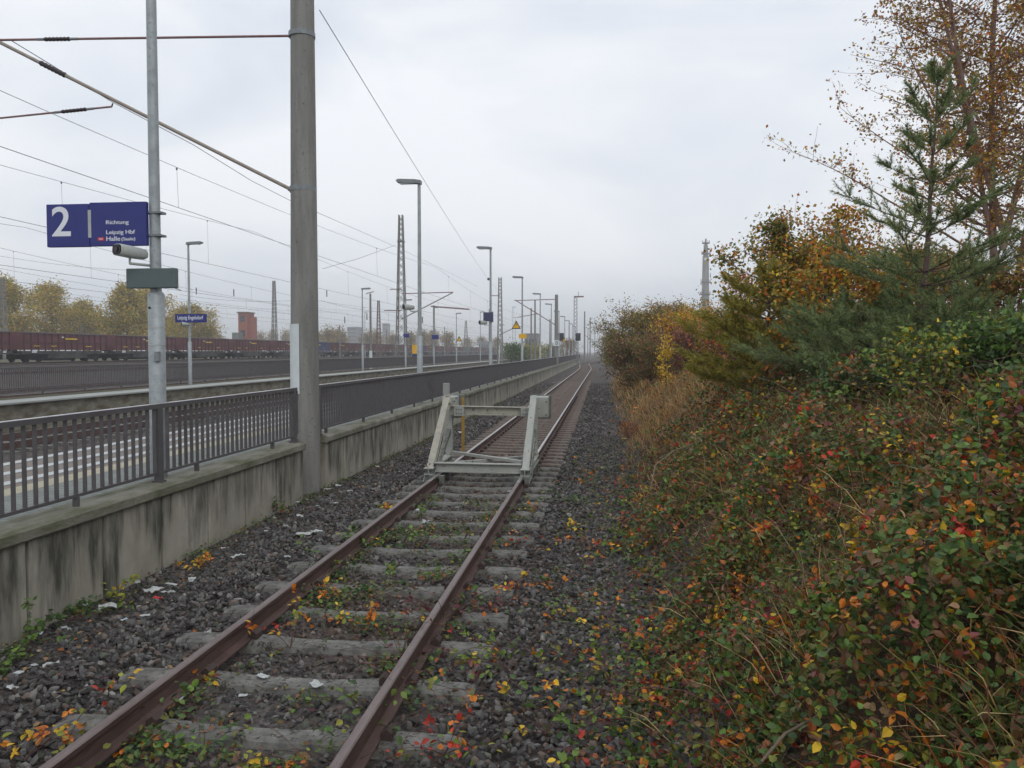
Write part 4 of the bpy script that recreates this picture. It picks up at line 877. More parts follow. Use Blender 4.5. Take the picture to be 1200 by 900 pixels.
def patch(X, Y, s, ph):
    return (np.sin(X * s * 1.3 + ph) * np.cos(Y * s + ph * 2) + np.sin(X * s * 2.7 - Y * s * 2.1 + ph * 3) * .6 + np.sin(Y * s * 3.7 + X * s * .9 + ph) * .4)
# ---- bramble cover of the bank
def bank_leaves(n, y0, y1, x0, x1, size, lift, seed, clump=.35):
    r = np.random.default_rng(seed); X = r.uniform(x0, x1, n); Y = r.uniform(y0, y1, n)
    s = X - toe(Y); p = np.clip((s + .55) / 1.0, .05, 1) * np.clip(.75 + .45 * patch(X, Y, 1.5, seed), .25, 1)
    dry = np.clip((Y - 13) / 6, 0, 1) * np.clip((6.0 - X) / 2, .1, 1); p *= 1 - .75 * dry
    keep = r.uniform(size=n) < p; X, Y = X[keep], Y[keep]; n = len(X)
    # leaflets in threes
    X = np.repeat(X, 3) + r.normal(0, size * .55, n * 3); Y = np.repeat(Y, 3) + r.normal(0, size * .55, n * 3); n *= 3
    hump = .42 + .62 * patch(X, Y, 1.7, 1.3)
    zl = np.repeat(r.uniform(size=n // 3) ** .6, 3)
    Z = gz(X, Y) + .02 + zl * lift * np.clip(hump, .10, 1.25) * np.clip((X - toe(Y)) * 1.6 + .25, .1, 1) + r.normal(0, .01, n)
    third = np.repeat(np.arange(n // 3), 3)
    base = pick(r, n // 3, dict(green=5.0, dgreen=2, bgreen=2.2, ygreen=.9, olive=3.4, brown=3.2, rust=1.0, purple=.5, orange=.14, yellow=.14, red=.08, tan=.8))
    hot = pick(r, n // 3, dict(orange=3.5, red=2.6, yellow=2.2, rust=2, pink=1.2)); Xb, Yb = X[::3], Y[::3]
    ph = np.clip(patch(Xb, Yb, 4.2, 2.1) - .7, 0, 1) * .55 + np.clip((patch(Xb, Yb, 7.3, 4.4) - .95) * 4, 0, .9) + .006
    hot_m = (r.uniform(size=n // 3) < ph)[:, None]; c = np.where(hot_m, hot, base)[third] * r.uniform(.85, 1.15, (n, 1))
    return np.stack([X, Y, Z], 1), c
P, c = bank_leaves(56000, 1.6, 7.5, -.35, 6.5, .050, .52, 21)
P2, c2 = bank_leaves(46000, 7.5, 17, -.2, 9, .065, .55, 22)
P3, c3 = bank_leaves(26000, 17, 60, .3, 13, .11, .5, 23)
bk = veg('bramble_cover', [leaves(P, .047, c, 1, up=.45), leaves(P2, .064, c2, 2, up=.5, simple=True), leaves(P3, .10, c3, 3, simple=True)], 'leaf')
tag(bk, 'tangled bramble leaves, green with red and orange, covering the bank', 'bramble', None, 'stuff')
# dead grass and stems through it
def grass_area(n, y0, y1, x0, x1, L, W, wts, seed, tilt=.5, fn=None):
    r = np.random.default_rng(seed); X = r.uniform(x0, x1, n); Y = r.uniform(y0, y1, n)
    if fn is not None: k = r.uniform(size=n) < fn(X, Y); X, Y = X[k], Y[k]
    n = len(X); D = r.normal(0, tilt, (n, 3)); D[:, 2] = 1
    return blades(np.stack([X, Y, gz(X, Y) - .01], 1), D, r.uniform(.5, 1.2, n) * L, W, pick(r, n, wts), seed)
f_bank = lambda X, Y: np.clip((X - toe(Y)) * 1.2, 0, 1) * np.clip(.45 + .5 * patch(X, Y, 1.1, 5), .1, 1)
f_dry = lambda X, Y: np.clip((X - toe(Y) + .15) * 1.5, 0, 1) * np.clip((Y - 11) / 5, .05, 1) * np.clip((7 - X) / 2, .05, 1) * np.clip(.75 + .35 * patch(X, Y, .7, 2), .3, 1)
dg = veg('dry_grass', [grass_area(60000, 1.6, 12, .0, 6, .46, .0034, dict(brown=3.5, straw=4, rust=1, olive=3.5, purple=.8, green=2), 31, .8, f_bank),
                       grass_area(60000, 11, 26, .5, 8, .42, .005, dict(straw=5, brown=2, ochre=1, rust=1.6, olive=.9), 32, .45, f_dry),
                       grass_area(42000, 26, 60, .5, 9, .55, .010, dict(straw=5, brown=2.5, rust=1, ochre=1, olive=.8), 33, .4, f_dry)], 'grass')
tag(dg, 'dry tan and brown grass on the slope between brambles and track', 'grass', None, 'stuff')
# canes
def cane_mb(mb, p, d, L, r0, rnd, arch=.5, n=7):
    pts = []; p = Vector(p); d = Vector(d).normalized()
    for i in range(n + 1): pts.append(p.copy()); p = p + d * (L / n); d = (d + Vector((rnd.uniform(-.12, .12), rnd.uniform(-.12, .12), -arch * 2 / n))).normalized()
    mb.tube(pts, [r0 * (1 - .7 * i / n) for i in range(n + 1)], 4, False); return pts
rnd = random.Random(5); mb1 = MB(); mb2 = MB(); tips = []
for i in range(620):
    y = 2 + 12 * rnd.random() ** 1.3; x = rnd.uniform(.6, 5.5); z = float(gz(x, y))
    pts = cane_mb(mb1 if i % 3 else mb2, (x, y, z + .05), (rnd.uniform(-1, .6), rnd.uniform(-.8, .5), rnd.uniform(.4, 1.2)), rnd.uniform(.5, 1.3), rnd.uniform(.002, .0042), rnd, rnd.uniform(.5, 1.1)); tips.append(pts)
o = build('bramble_canes', mb1, M['cane']); tag(o, 'arching dark red bramble canes tangled over the bank', 'bramble', None, 'stuff')
o = build('dead_stems', mb2, M['deadstem']); tag(o, 'pale dead stems sticking out of the brambles', 'stems', None, 'stuff')
# named branch standing out in the lower right of the bank
mb = MB(); mb.tube([onY(892, 893, 3.6), onY(920, 860, 3.7), onY(975, 830, 3.8) , onY(1035, 800, 3.95), onY(1100, 690, 4.4)], [.006, .007, .0065, .005, .003], 6)
o = build('fallen_branch', mb, M['deadstem']); tag(o, 'pale forked dead branch lying on the brambles lower right', 'branch')
mb = MB().tube([onY(762, 575, 9.2), onY(768, 545, 9.4), onY(790, 528, 9.7), onY(812, 520, 10)], .008, 5)
o = build('dead_cane', mb, M['deadstem']); tag(o, 'pale hooped cane at the foot of the bank right of the buffer stop', 'cane')
# ---- bramble shoots creeping over the track: individual plants
def shoot(px, py, label, nst=4, L=.8, nl=22, seed=0, wts=None, size=.06, spread=1., z=-.2, grp='bramble shoots creeping over the track bed'):
    r_ = random.Random(seed); g0_ = onZ(px, py, z); t = thing('bramble_shoot', label, 'plant', g0_, grp); mb = MB(); allp = []
    for k in range(nst):
        pts = cane_mb(mb, g0_, (r_.uniform(-1, 1) * spread, r_.uniform(-1, 1) * spread, r_.uniform(.2, .8)), L * r_.uniform(.6, 1.2), .0032, r_, .55, 8)
        for p in pts:
            if p.z < -.23: p.z = -.22
        allp += pts[2:]
    build('canes', mb, M['cane'], t)
    rr_ = np.random.default_rng(seed + 99); A = np.array([tuple(allp[rr_.integers(len(allp))]) for _ in range(nl)])
    A = np.repeat(A, 3, 0) + rr_.normal(0, size * .45, (nl * 3, 3)); A[:, 2] = np.maximum(A[:, 2], -.2) + .01
    c = np.repeat(pick(rr_, nl, wts or dict(green=3, bgreen=3, ygreen=2, orange=1.3, yellow=1, red=.5, purple=.6, brown=.8)), 3, 0)
    veg('leaves', [leaves(A, size, c, seed, up=.7)], 'leaf', t)
G_ = dict(bgreen=2, green=4, dgreen=3, ygreen=1); O_ = dict(orange=4, yellow=2.5, ygreen=2, rust=1, red=.6); MX = None
sh = [(430, 735, 'orange and yellow bramble spray between the rails near the front', 3, .5, 16, O_), (470, 780, 'tangled reddish shoot against the right rail', 14, .9, 14, dict(purple=3, brown=2, green=1)), (340, 895, 'mixed green and yellow bramble clump at the bottom by the left rail', 6, .6, 34, MX),
      (30, 890, 'orange leaved shoot in the bottom left corner', 4, .45, 12, O_), (430, 850, 'green bramble leaves hugging the right rail at the front', 5, .5, 30, G_), (265, 800, 'orange leaves beside the left rail above the white card', 3, .4, 12, O_),
      (375, 670, 'green weed patch inside the left rail', 5, .4, 40, G_), (420, 640, 'small green weeds on the inside of the left rail further on', 4, .4, 28, G_), (545, 655, 'green tendrils crossing the sleepers behind', 5, .6, 30, G_), (520, 730, 'bare purple canes beside the right rail', 18, .9, 8, dict(purple=3, rust=2)),
      (590, 700, 'small orange leafed sprig outside the right rail', 3, .4, 8, O_), (640, 780, 'trailing orange sprig on the ballast right of the track', 5, .7, 16, MX), (690, 850, 'bramble trailing onto the ballast at the bottom', 6, .8, 22, MX), (610, 640, 'sprig with red leaves by the sleeper ends', 4, .5, 10, dict(red=3, orange=2, green=2)),
      (690, 640, 'orange bramble at the ballast edge right of the stop', 5, .6, 20, O_), (700, 740, 'bramble runner with orange leaves at the bank foot', 6, .8, 26, MX), (520, 885, 'red and green clump beside the right rail at the bottom', 5, .45, 24, dict(red=2, orange=2, ygreen=3, bgreen=2)), (235, 885, 'low green leaves between the rails at the bottom', 4, .35, 16, G_),
      (245, 665, 'yellow and orange leaf cluster along the foot of the wall', 5, .5, 22, O_), (95, 725, 'green weeds growing at the foot of the near wall', 6, .5, 50, G_), (130, 700, 'yellowish weed against the near wall', 4, .4, 22, dict(ygreen=4, yellow=1, bgreen=2)), (30, 765, 'dark green weeds at the wall foot on the far left', 6, .5, 44, dict(green=4, dgreen=2, bgreen=2)),
      (320, 600, 'low weeds along the wall foot near the mast', 5, .4, 26, dict(green=3, ygreen=2, brown=2)), (660, 590, 'green leaves on the ballast right of the buffer stop', 4, .45, 20, G_), (620, 600, 'yellow leafed sprig just outside the right rail', 3, .35, 10, O_), (455, 600, 'orange leaves on the left rail before the buffer stop', 3, .3, 10, O_)]
sh += [(560, 720, 'reddish bramble tangle outside the right rail in the middle', 8, .8, 26, dict(purple=3, rust=2, green=2, orange=1)), (600, 790, 'dense runner spilling from the bank towards the right rail', 7, .9, 34, MX), (640, 860, 'bramble mat on the ballast at the lower edge', 8, .9, 40, MX), (720, 800, 'orange tipped bramble sprays at the bank foot', 8, .9, 44, dict(orange=3, green=3, rust=2, ygreen=2, yellow=1)),
       (450, 690, 'green creeper lying across the middle sleepers', 6, .7, 34, G_), (500, 640, 'low green creeper against the inner side of the right rail', 6, .6, 34, G_), (400, 700, 'yellow orange spray over the sleeper inside the left rail', 4, .5, 20, O_), (340, 760, 'orange leaved sprig between the rails behind the white scrap', 4, .5, 14, O_), (80, 870, 'orange leaved runner crossing the left rail at the bottom', 6, .6, 26, O_), (650, 700, 'rust coloured sprig on the ballast strip', 5, .6, 20, dict(rust=3, orange=2, green=2)), (690, 570, 'rusty bramble spray at the bank foot level with the stop', 6, .8, 34, dict(rust=3, orange=2, green=3, brown=2))]
for i, (px, py, lab, a_, L_, nl, w_) in enumerate(sh): shoot(px, py, lab, a_, L_, nl, 40 + i, w_, .05 if py > 650 else .055)
# fallen leaves and low ground weeds on the ballast
r = np.random.default_rng(77); n = 2600; X = r.uniform(-4.75, .9, n); Y = 3 + 22 * r.uniform(size=n) ** 1.5
c = pick(r, n, dict(brown=5, tan=3, rust=2, ochre=1.5, orange=.6, yellow=.4, purple=1)); keep = r.uniform(size=n) < np.where((X < -4.2) | (X > -.6), 1, .4)
P = np.stack([X, Y, gz(X, Y) + .035], 1)[keep]
fl = veg('fallen_leaves', [leaves(P, .045, c[keep], 7, up=1.4)], 'leaf'); tag(fl, 'fallen brown and tan leaves scattered over the ballast', 'leaves', None, 'stuff')
n = 9000; X = np.concatenate([-4.84 + np.abs(r.normal(0, .16, n // 2)), r.uniform(-.6, .9, n // 2)]); Y = np.concatenate([r.uniform(3, 40, n // 2), r.uniform(3, 22, n // 2)])
keep = (patch(X, Y, 1.6, 3) > .1) | (r.uniform(size=n) < .12); P = np.stack([X, Y, gz(X, Y) + .03 + np.abs(r.normal(0, .03, n))], 1)[keep]
gw = veg('ground_weeds', [leaves(P, .038, pick(r, len(P), dict(green=4, olive=3, bgreen=1.5, dgreen=3, brown=2, ygreen=.6)), 8, up=1.0, simple=True)], 'leaf'); tag(gw, 'small green weeds and moss along the wall foot and bank foot', 'weeds', None, 'stuff')
X = np.concatenate([r.uniform(TC - .70, TC + .70, 9000), TC + .75 + r.normal(0, .16, 2600), TC - .62 + r.normal(0, .10, 2200)]); n = len(X); Y = np.concatenate([r.uniform(3.4, 13, 9000), r.uniform(3.2, 13, 4800)])
keep = patch(X, Y, 2.1, 1.7) > .55; keep[9000:] = patch(X[9000:], Y[9000:], 1.3, .4) > .1; X, Y = X[keep], Y[keep]; P = np.stack([X, Y, gz(X, Y) + .045 + np.abs(r.normal(0, .045, len(X)))], 1)
iw = veg('track_weeds', [leaves(P, .042, pick(r, len(P), dict(green=4, bgreen=1, dgreen=4, olive=3, ygreen=.4, brown=2, orange=.1, yellow=.1, rust=.3)), 9, up=.9)], 'leaf'); tag(iw, 'creeping green weeds between the rusty rails before the stop', 'weeds', None, 'stuff')
n = 9000; X = r.uniform(.6, 6, n); Y = r.uniform(1.8, 12, n); P = np.stack([X, Y, gz(X, Y) + .03], 1)
bl = veg('bank_leaf_litter', [leaves(P, .05, pick(r, n, dict(brown=5, tan=3, rust=1.5, purple=1, olive=2)), 12, up=.8, simple=True)], 'leaf'); tag(bl, 'brown fallen leaves under the brambles', 'leaves', None, 'stuff')
# bare twigs over ballast
mb = MB(); rnd = random.Random(9)
for i in range(260):
    y = rnd.uniform(3.2, 11); x = rnd.uniform(-3.4, .8) if i % 3 else rnd.uniform(-1.6, -.9); p = (x, y, -.2)
    cane_mb(mb, p, (rnd.uniform(-1, 1), rnd.uniform(-1, 1), rnd.uniform(.05, .5)), rnd.uniform(.3, 1.0), .0022, rnd, rnd.uniform(.3, .7), 6)
o = build('loose_twigs', mb, M['cane']); tag(o, 'thin dark red runners and twigs lying over rails and stones', 'twigs', None, 'stuff')
# ------------------------------------------------------------------ litter
def crumple(px, py, w_, h_, label, m='paper', seed=0, flat=False, z=-.2, name='paper_scrap'):
    r_ = random.Random(seed); P = onZ(px, py, z); n = 5; mb = MB(); vs = []
    ca, sa = math.cos(r_.uniform(-.9, .9)), math.sin(r_.uniform(-.9, .9))
    for i in range(n):
        for j in range(n):
            u, v = (i / (n - 1) - .5) * w_, (j / (n - 1) - .5) * h_; k = .08 if flat else .35
            vs.append((P.x + u * ca - v * sa, P.y + u * sa + v * ca, P.z + .02 + r_.uniform(-1, 1) * w_ * k * .5 + (.012 if flat else w_ * .15)))
    mb.add(vs, [(i * n + j, i * n + j + 1, (i + 1) * n + j + 1, (i + 1) * n + j) for i in range(n - 1) for j in range(n - 1)]); o = build(name, mb, M[m])
    s = o.modifiers.new('thickness', 'SOLIDIFY'); s.thickness = .002; tag(o, label, 'litter', 'litter lying along the track')
lit = [(203, 824, .13, .10, 'white card lying beside the left rail at the front', 'paper', 1), (356, 628, .20, .12, 'left one of two white papers by the wall side ballast', 'paper', 1), (371, 625, .15, .14, 'right one of two white papers by the wall side ballast', 'paper', 1),
       (180, 695, .12, .14, 'torn white wrapper at the wall foot', 'paper', 0), (185, 704, .07, .05, 'small red wrapper under the torn white one', 'red', 0), (201, 688, .14, .05, 'flat white strip right of the torn wrapper', 'paper', 1), (276, 655, .08, .22, 'tall crumpled white plastic by the wall', 'paper', 0),
       (244, 745, .06, .09, 'white carton corner against the left rail', 'paper', 0), (170, 725, .07, .04, 'white chip of paper below the wrapper', 'paper', 1), (371, 808, .10, .06, 'crumpled white tissue on a sleeper between the rails', 'paper', 0), (308, 797, .12, .06, 'greyish scrap behind the front sleeper', 'paper', 1),
       (285, 820, .06, .04, 'small scrap between the front sleepers', 'paper', 1), (598, 579, .13, .12, 'round pale ball of paper by the right rail', 'paper', 0), (492, 600, .12, .11, 'white scrap just before the buffer stop', 'paper', 0), (500, 615, .16, .08, 'pale grey stone-like scrap on the sleepers', 'paper', 0),
       (22, 793, .06, .05, 'white lid at the far left', 'paper', 1), (60, 783, .09, .05, 'white rag among leaves at far left', 'paper', 0), (40, 784, .05, .04, 'tiny white scrap left of the rag', 'paper', 1), (337, 655, .06, .05, 'small white scrap right of the tall plastic', 'paper', 0), (335, 619, .08, .04, 'white scrap nearer the mast', 'paper', 1),
       (15, 810, .07, .05, 'blue white wrapper in the left corner', 'paper', 0), (384, 575, .12, .07, 'pale blue scrap at the foot of the mast', 'paper', 1), (397, 571, .12, .10, 'white bag at the foot of the far wall', 'paper', 0), (410, 577, .08, .05, 'white scrap beside the white bag', 'paper', 1), (126, 715, .13, .10, 'dull grey lump of plastic at the wall foot', 'housing', 0),
       (650, 449, .3, .2, 'white scrap lying between the rails beyond the buffer stop', 'paper', 1), (541, 508, .15, .15, 'white scrap behind the left upright of the stop', 'paper', 0), (679, 515, .12, .07, 'pale scrap on the ballast right of the rails', 'paper', 1)]
M['paper_blue'] = mat('blue_white_wrapper', (.35, .50, .60), .6, 0, (.60, .62, .64), 30); M['paper_tan'] = mat('soggy_brown_card', (.35, .28, .20), .8, 0, (.5, .46, .38), 20)
rl = random.Random(4)
for i in range(34):
    Yq = rl.uniform(3.8, 13) if i < 26 else rl.uniform(13, 30); Xq = -4.75 + abs(rl.gauss(0, .45)); q = (Vector((Xq, Yq, -.2)) - EYE); qc = R.inverted() @ q; px, py = 600 + qc.x / -qc.z * F, 450 - qc.y / -qc.z * F
    crumple(px, py, rl.uniform(.03, .09), rl.uniform(.03, .07), 'small scrap of litter lying on the stones along the wall foot', rl.choice(['paper', 'paper', 'paper_blue', 'paper_tan', 'housing']), 200 + i, rl.random() < .4)
for i, (px, py, a_, b_, lab, m_, fl_) in enumerate(lit): crumple(px, py, a_, b_, lab, m_, 60 + i, bool(fl_))
# ------------------------------------------------------------------ trees
def grow(mb, p, d, L, r0, rnd, n=6, wob=.15, trop=0., r1=.35, sides=6):
    pts = [Vector(p)]; d = Vector(d).normalized()
    for i in range(n): d = (d + Vector((rnd.uniform(-wob, wob), rnd.uniform(-wob, wob), rnd.uniform(-wob, wob) + trop))).normalized(); pts.append(pts[-1] + d * (L / n))
    mb.tube(pts, [r0 * (1 - (1 - r1) * i / n) for i in range(n + 1)], sides, False); return pts
def rdir(rnd, up=.3): a = rnd.uniform(0, 2 * math.pi); return Vector((math.cos(a), math.sin(a), up))
def broadleaf(name, cat, label, x, y, H, R_, wts, seed, nl=6000, ls=.07, group=None, bark='bark', stems=1, start=.15, levels=3, shape=lambda t: math.sin(math.pi * min(1, t * .85 + .12)), zb=None, dens=1., hot=None, trop=.03, mid=10, cone=False, side=1.0, twigbare=0.0):
    rnd = random.Random(seed); z0 = float(gz(x, y)) - .05 if zb is None else zb; t = thing(name, label, cat, (x, y, z0), group); mb = MB(); tips = []; r0 = H * .013 + .012
    for s in range(stems):
        d = Vector((rnd.uniform(-.35, .35), rnd.uniform(-.35, .35), 1)) if stems > 1 else Vector((rnd.uniform(-.06, .06), rnd.uniform(-.06, .06), 1))
        h = H * rnd.uniform(.8, 1) if stems > 1 else H; base = Vector((x + rnd.uniform(-.2, .2) * (stems > 1), y + rnd.uniform(-.2, .2) * (stems > 1), z0))
        tr = grow(mb, base, d, h, r0, rnd, 10, .05, .03, .15, 7)
        for k in range(mid):
            u = start + (1 - start) * (k + rnd.random()) / mid; q = tr[min(9, int(u * 10))].lerp(tr[min(10, int(u * 10) + 1)], u * 10 % 1)
            Lb = R_ * shape(u) * rnd.uniform(.65, 1.15); bd = rdir(rnd, .45 if not cone else .1); bp = grow(mb, q, bd, Lb, r0 * .45 * (1 - u * .6), rnd, 5, .16, trop, .25, 5); tips += [(b, .5) for b in bp[2:]]
            if levels > 1:
                for j in range(5):
                    b = bp[rnd.randint(1, 5)]; d2 = (bd * .6 + rdir(rnd, .4)).normalized(); tp = grow(mb, b, d2, Lb * rnd.uniform(.25, .5), r0 * .15, rnd, 4, .2, trop, .3, 4); tips += [(c_, 1) for c_ in tp[1:]]
                    if levels > 2:
                        for i in range(3): tq = grow(mb, tp[rnd.randint(1, 4)], rdir(rnd, .5), Lb * rnd.uniform(.12, .25), r0 * .07, rnd, 3, .25, trop, .4, 3); tips += [(c_, 1) for c_ in tq[1:]]
    build('trunk', mb, M[bark], t)
    rr_ = np.random.default_rng(seed); T = np.array([tuple(p) for p, w_ in tips]); W_ = np.array([w_ for p, w_ in tips]); idx = rr_.choice(len(T), nl, p=W_ / W_.sum())
    A = T[idx] + rr_.normal(0, ls * 1.6, (nl, 3)) * side; c = pick(rr_, nl, wts)
    if hot:
        c2 = pick(rr_, nl, hot[0]); k = (patch(A[:, 0] + A[:, 2] * 1.3, A[:, 1] * .5 + A[:, 2], hot[1], hot[2]) > hot[3]); c = np.where(k[:, None], c2, c)
    veg('crown', [leaves(A, ls, c, seed + 5, up=.35, simple=True)], 'leaf', t); return t
def place(px, d): P = onY(px, 412, d); return P.x, P.y
# birch with several stems and thin twigs
def birch():
    rnd = random.Random(21); bx, by = place(1172, 13.5); z0 = float(gz(bx, by)) - .1
    t = thing('birch_tree', 'tall thinning autumn birch with pinkish stems at the right edge', 'tree', (bx, by, z0)); mb = MB(); tips = []
    stems = [((bx, by, z0), (.0, .1, 1), 10.5, .065), ((bx, by, z0 + 1.4), (-.20, .05, 1), 8.5, .045), ((bx + .05, by, z0 + .6), (.22, .1, 1), 9, .055), ((bx, by, z0 + 2.2), (-.42, -.1, 1), 6.5, .05), ((bx + .1, by, z0 + .3), (.45, -.1, 1), 8, .05), ((bx, by, z0 + 1.9), (.1, -.3, 1), 7, .05)]
    for p, d, L, r0 in stems:
        tr = grow(mb, p, d, L, r0, rnd, 14, .05, .012, .15, 8)
        for k in range(60):
            u = .1 + .72 * (k + rnd.random()) / 60; i = min(13, int(u * 14)); q = tr[i].lerp(tr[i + 1], (u * 14) % 1); Lb = rnd.uniform(.7, 1.9) * (1.15 - u * .6); bd = rdir(rnd, rnd.uniform(.15, .7))
            bp = grow(mb, q, bd, Lb, r0 * .26 * (1.1 - u * .7) + .004, rnd, 6, .13, .015, .2, 4)
            for j in range(8):
                d2 = (bd * .8 + rdir(rnd, .25)).normalized(); tp = grow(mb, bp[rnd.randint(1, 6)], d2, rnd.uniform(.25, .75), .004, rnd, 4, .16, -.02, .5, 3); tips += tp[1:]
    # the long limbs reaching left over the pine
    for p, q in (((1150, 300), (930, 165)), ((1150, 250), (990, 120)), ((1140, 330), (950, 235)), ((1120, 180), (1035, 20)), ((1150, 330), (1010, 290))):
        a, b = onY(*p, by), onY(*q, by - .8); bd = (b - a); bp = grow(mb, a, bd, bd.length, .022, rnd, 10, .05, -.006, .12, 5)
        for j in range(26):
            i = rnd.randint(2, 10); tp = grow(mb, bp[i], (bd.normalized() * .8 + rdir(rnd, .3)), rnd.uniform(.2, .6), .0038, rnd, 4, .2, 0, .5, 3); tips += tp[1:]
    build('trunk', mb, M['bark_birch'], t)
    rr_ = np.random.default_rng(5); T = np.array([tuple(p) for p in tips]); nl = 52000; A = T[rr_.integers(len(T), size=nl)] + rr_.normal(0, .05, (nl, 3))
    c = pick(rr_, nl, dict(rust=1.5, orange=2, ochre=5, tan=3, gold=3, pink=1, yellow=1, ygreen=.5))
    veg('crown', [leaves(A, .050, c, 6, up=.1, simple=True)], 'leaf', t)
birch()
# pines
def tuft(T, D, nper, L, W, wts, seed, sp=.55):
    r = np.random.default_rng(seed); P = np.repeat(T, nper, 0); D_ = np.repeat(D, nper, 0); n = len(P)
    P = P + D_ * r.uniform(-.06, .04, (n, 1)); V_ = D_ + r.normal(0, sp, (n, 3)); V_[:, 2] += .15
    return blades(P, V_, r.uniform(.6, 1.1, n) * L, W, pick(r, n, wts), seed)
def pine(label, px, Y, H, seed, whorls, lean=(0, 0), wts=None, r0=.055, dense=1.0, nper=26, z0=None, group=None, L=.085, W=.0026, topshoot=True):
    rnd = random.Random(seed); x, y = place(px, Y); zb = float(gz(x, y)) - .1 if z0 is None else z0; t = thing('pine_tree', label, 'tree', (x, y, zb), group); mb = MB(); T, D = [], []
    top = Vector((x + lean[0], y + lean[1], zb + H)); base = Vector((x, y, zb)); tr = [base.lerp(top, k / 12) + Vector((rnd.uniform(-.015, .015), rnd.uniform(-.015, .015), 0)) for k in range(13)]; mb.tube(tr, [r0 * (1 - .86 * k / 12) for k in range(13)], 8, False)
    for (u, Lb, nb, up_, dn) in whorls:
        q = base.lerp(top, u); a0 = rnd.uniform(0, 6.28)
        for k in range(nb):
            a = a0 + 2 * math.pi * k / nb + rnd.uniform(-.25, .25); bd = Vector((math.cos(a), math.sin(a), up_)); l_ = Lb * rnd.uniform(.75, 1.12); bp = grow(mb, q, bd, l_, r0 * .28 * (1.1 - u * .8), rnd, 7, .08, .035, .3, 5)
            for i in range(2, 8):
                if rnd.random() < dn * (i / 7) + .15: T.append(bp[i]); D.append((bp[i] - bp[i - 1]).normalized())
            nt_ = int((5 + l_ * 9) * dn)
            for j in range(nt_):
                i = rnd.randint(2, 7); b = bp[i]; d2 = ((bp[i] - bp[i - 1]).normalized() * .9 + Vector((rnd.uniform(-1, 1), rnd.uniform(-1, 1), rnd.uniform(-.1, .6))) * .8).normalized()
                s_ = grow(mb, b, d2, l_ * rnd.uniform(.12, .34), .004, rnd, 4, .1, .05, .5, 4)
                for c_ in s_[1:]: T.append(c_); D.append(d2)
    if topshoot:
        for k in range(9): c_ = base.lerp(top, .93 + .07 * k / 8); T.append(c_); D.append(Vector((0, 0, 1)))
    build('trunk', mb, M['bark_pine'], t); T = np.array([tuple(v) for v in T]); D = np.array([tuple(v) for v in D]); n_ = nper
    veg('needles', [tuft(T, D, n_, L, W, wts or dict(p1=4, p2=3, p3=2), seed, .5)], 'needle', t)
PAL.update(p1=(.21, .27, .12), p2=(.15, .21, .09), p3=(.27, .30, .09), p4=(.27, .26, .04), p5=(.45, .31, .04))
def Ht(px, d, py): x, y = place(px, d); return onY(px, py, y).z - float(gz(x, y)) + .05
Hp = onY(1092, 92, 11).z - float(gz(place(1075, 11)[0], 11)) + .1
pine('tall young pine with sparse bare top in front of the birch', 1075, 11, Hp, 3, [(.98, .30, 4, 1.6, 1.0), (.86, .55, 5, .9, 1.1), (.76, .60, 5, .7, .9), (.67, .68, 5, .35, 1.0), (.62, .45, 3, .4, 1.0), (.535, .95, 5, .25, 1.1), (.50, .7, 4, .2, 1.1), (.385, 1.3, 7, .12, 1.5), (.34, 1.2, 7, .08, 1.5), (.22, 1.0, 3, .0, .5), (.10, 1.3, 7, .08, 1.3), (.03, 1.3, 6, .1, 1.2)], (.22, .1), nper=21)
GP = 'lower pines on the bank'
pine('broad low pine left of the tall pine', 1010, 11.8, Ht(1010, 11.8, 366), 4, [(.9, .5, 5, .8, 1.4), (.75, .9, 6, .4, 1.6), (.6, 1.1, 7, .25, 1.6), (.45, 1.3, 7, .15, 1.6), (.3, 1.4, 7, .1, 1.5), (.12, 1.3, 7, .15, 1.4)], group=GP, nper=26, L=.095)
pine('low dark pine right of the tall pine', 1135, 10.5, Ht(1135, 10.5, 372), 5, [(.9, .5, 5, .8, 1.3), (.7, .9, 6, .4, 1.5), (.5, 1.1, 7, .25, 1.6), (.3, 1.2, 7, .1, 1.5), (.12, 1.1, 7, .15, 1.4)], group=GP, nper=26, L=.09)
pine('olive green young pine with golden tinge left of the others', 900, 14, Ht(900, 14, 322), 6, [(.95, .4, 5, .9, 1.2), (.8, .7, 6, .4, 1.5), (.68, .9, 6, .25, 1.6), (.55, 1.1, 7, .15, 1.7), (.42, 1.25, 7, .1, 1.7), (.3, 1.35, 7, .05, 1.7), (.16, 1.3, 7, .1, 1.6), (.06, 1.1, 7, .2, 1.4)], wts=dict(p4=5, p5=3, p3=2), group=GP, nper=26, L=.10, W=.004)
pine('dark pine set back between the olive one and the tall one', 960, 16, Ht(960, 16, 385), 8, [(.9, .5, 5, .8, 1.3), (.7, .9, 6, .4, 1.5), (.5, 1.2, 7, .25, 1.6), (.3, 1.4, 7, .1, 1.5), (.12, 1.3, 7, .15, 1.4)], group=GP, nper=22, L=.11, W=.004)
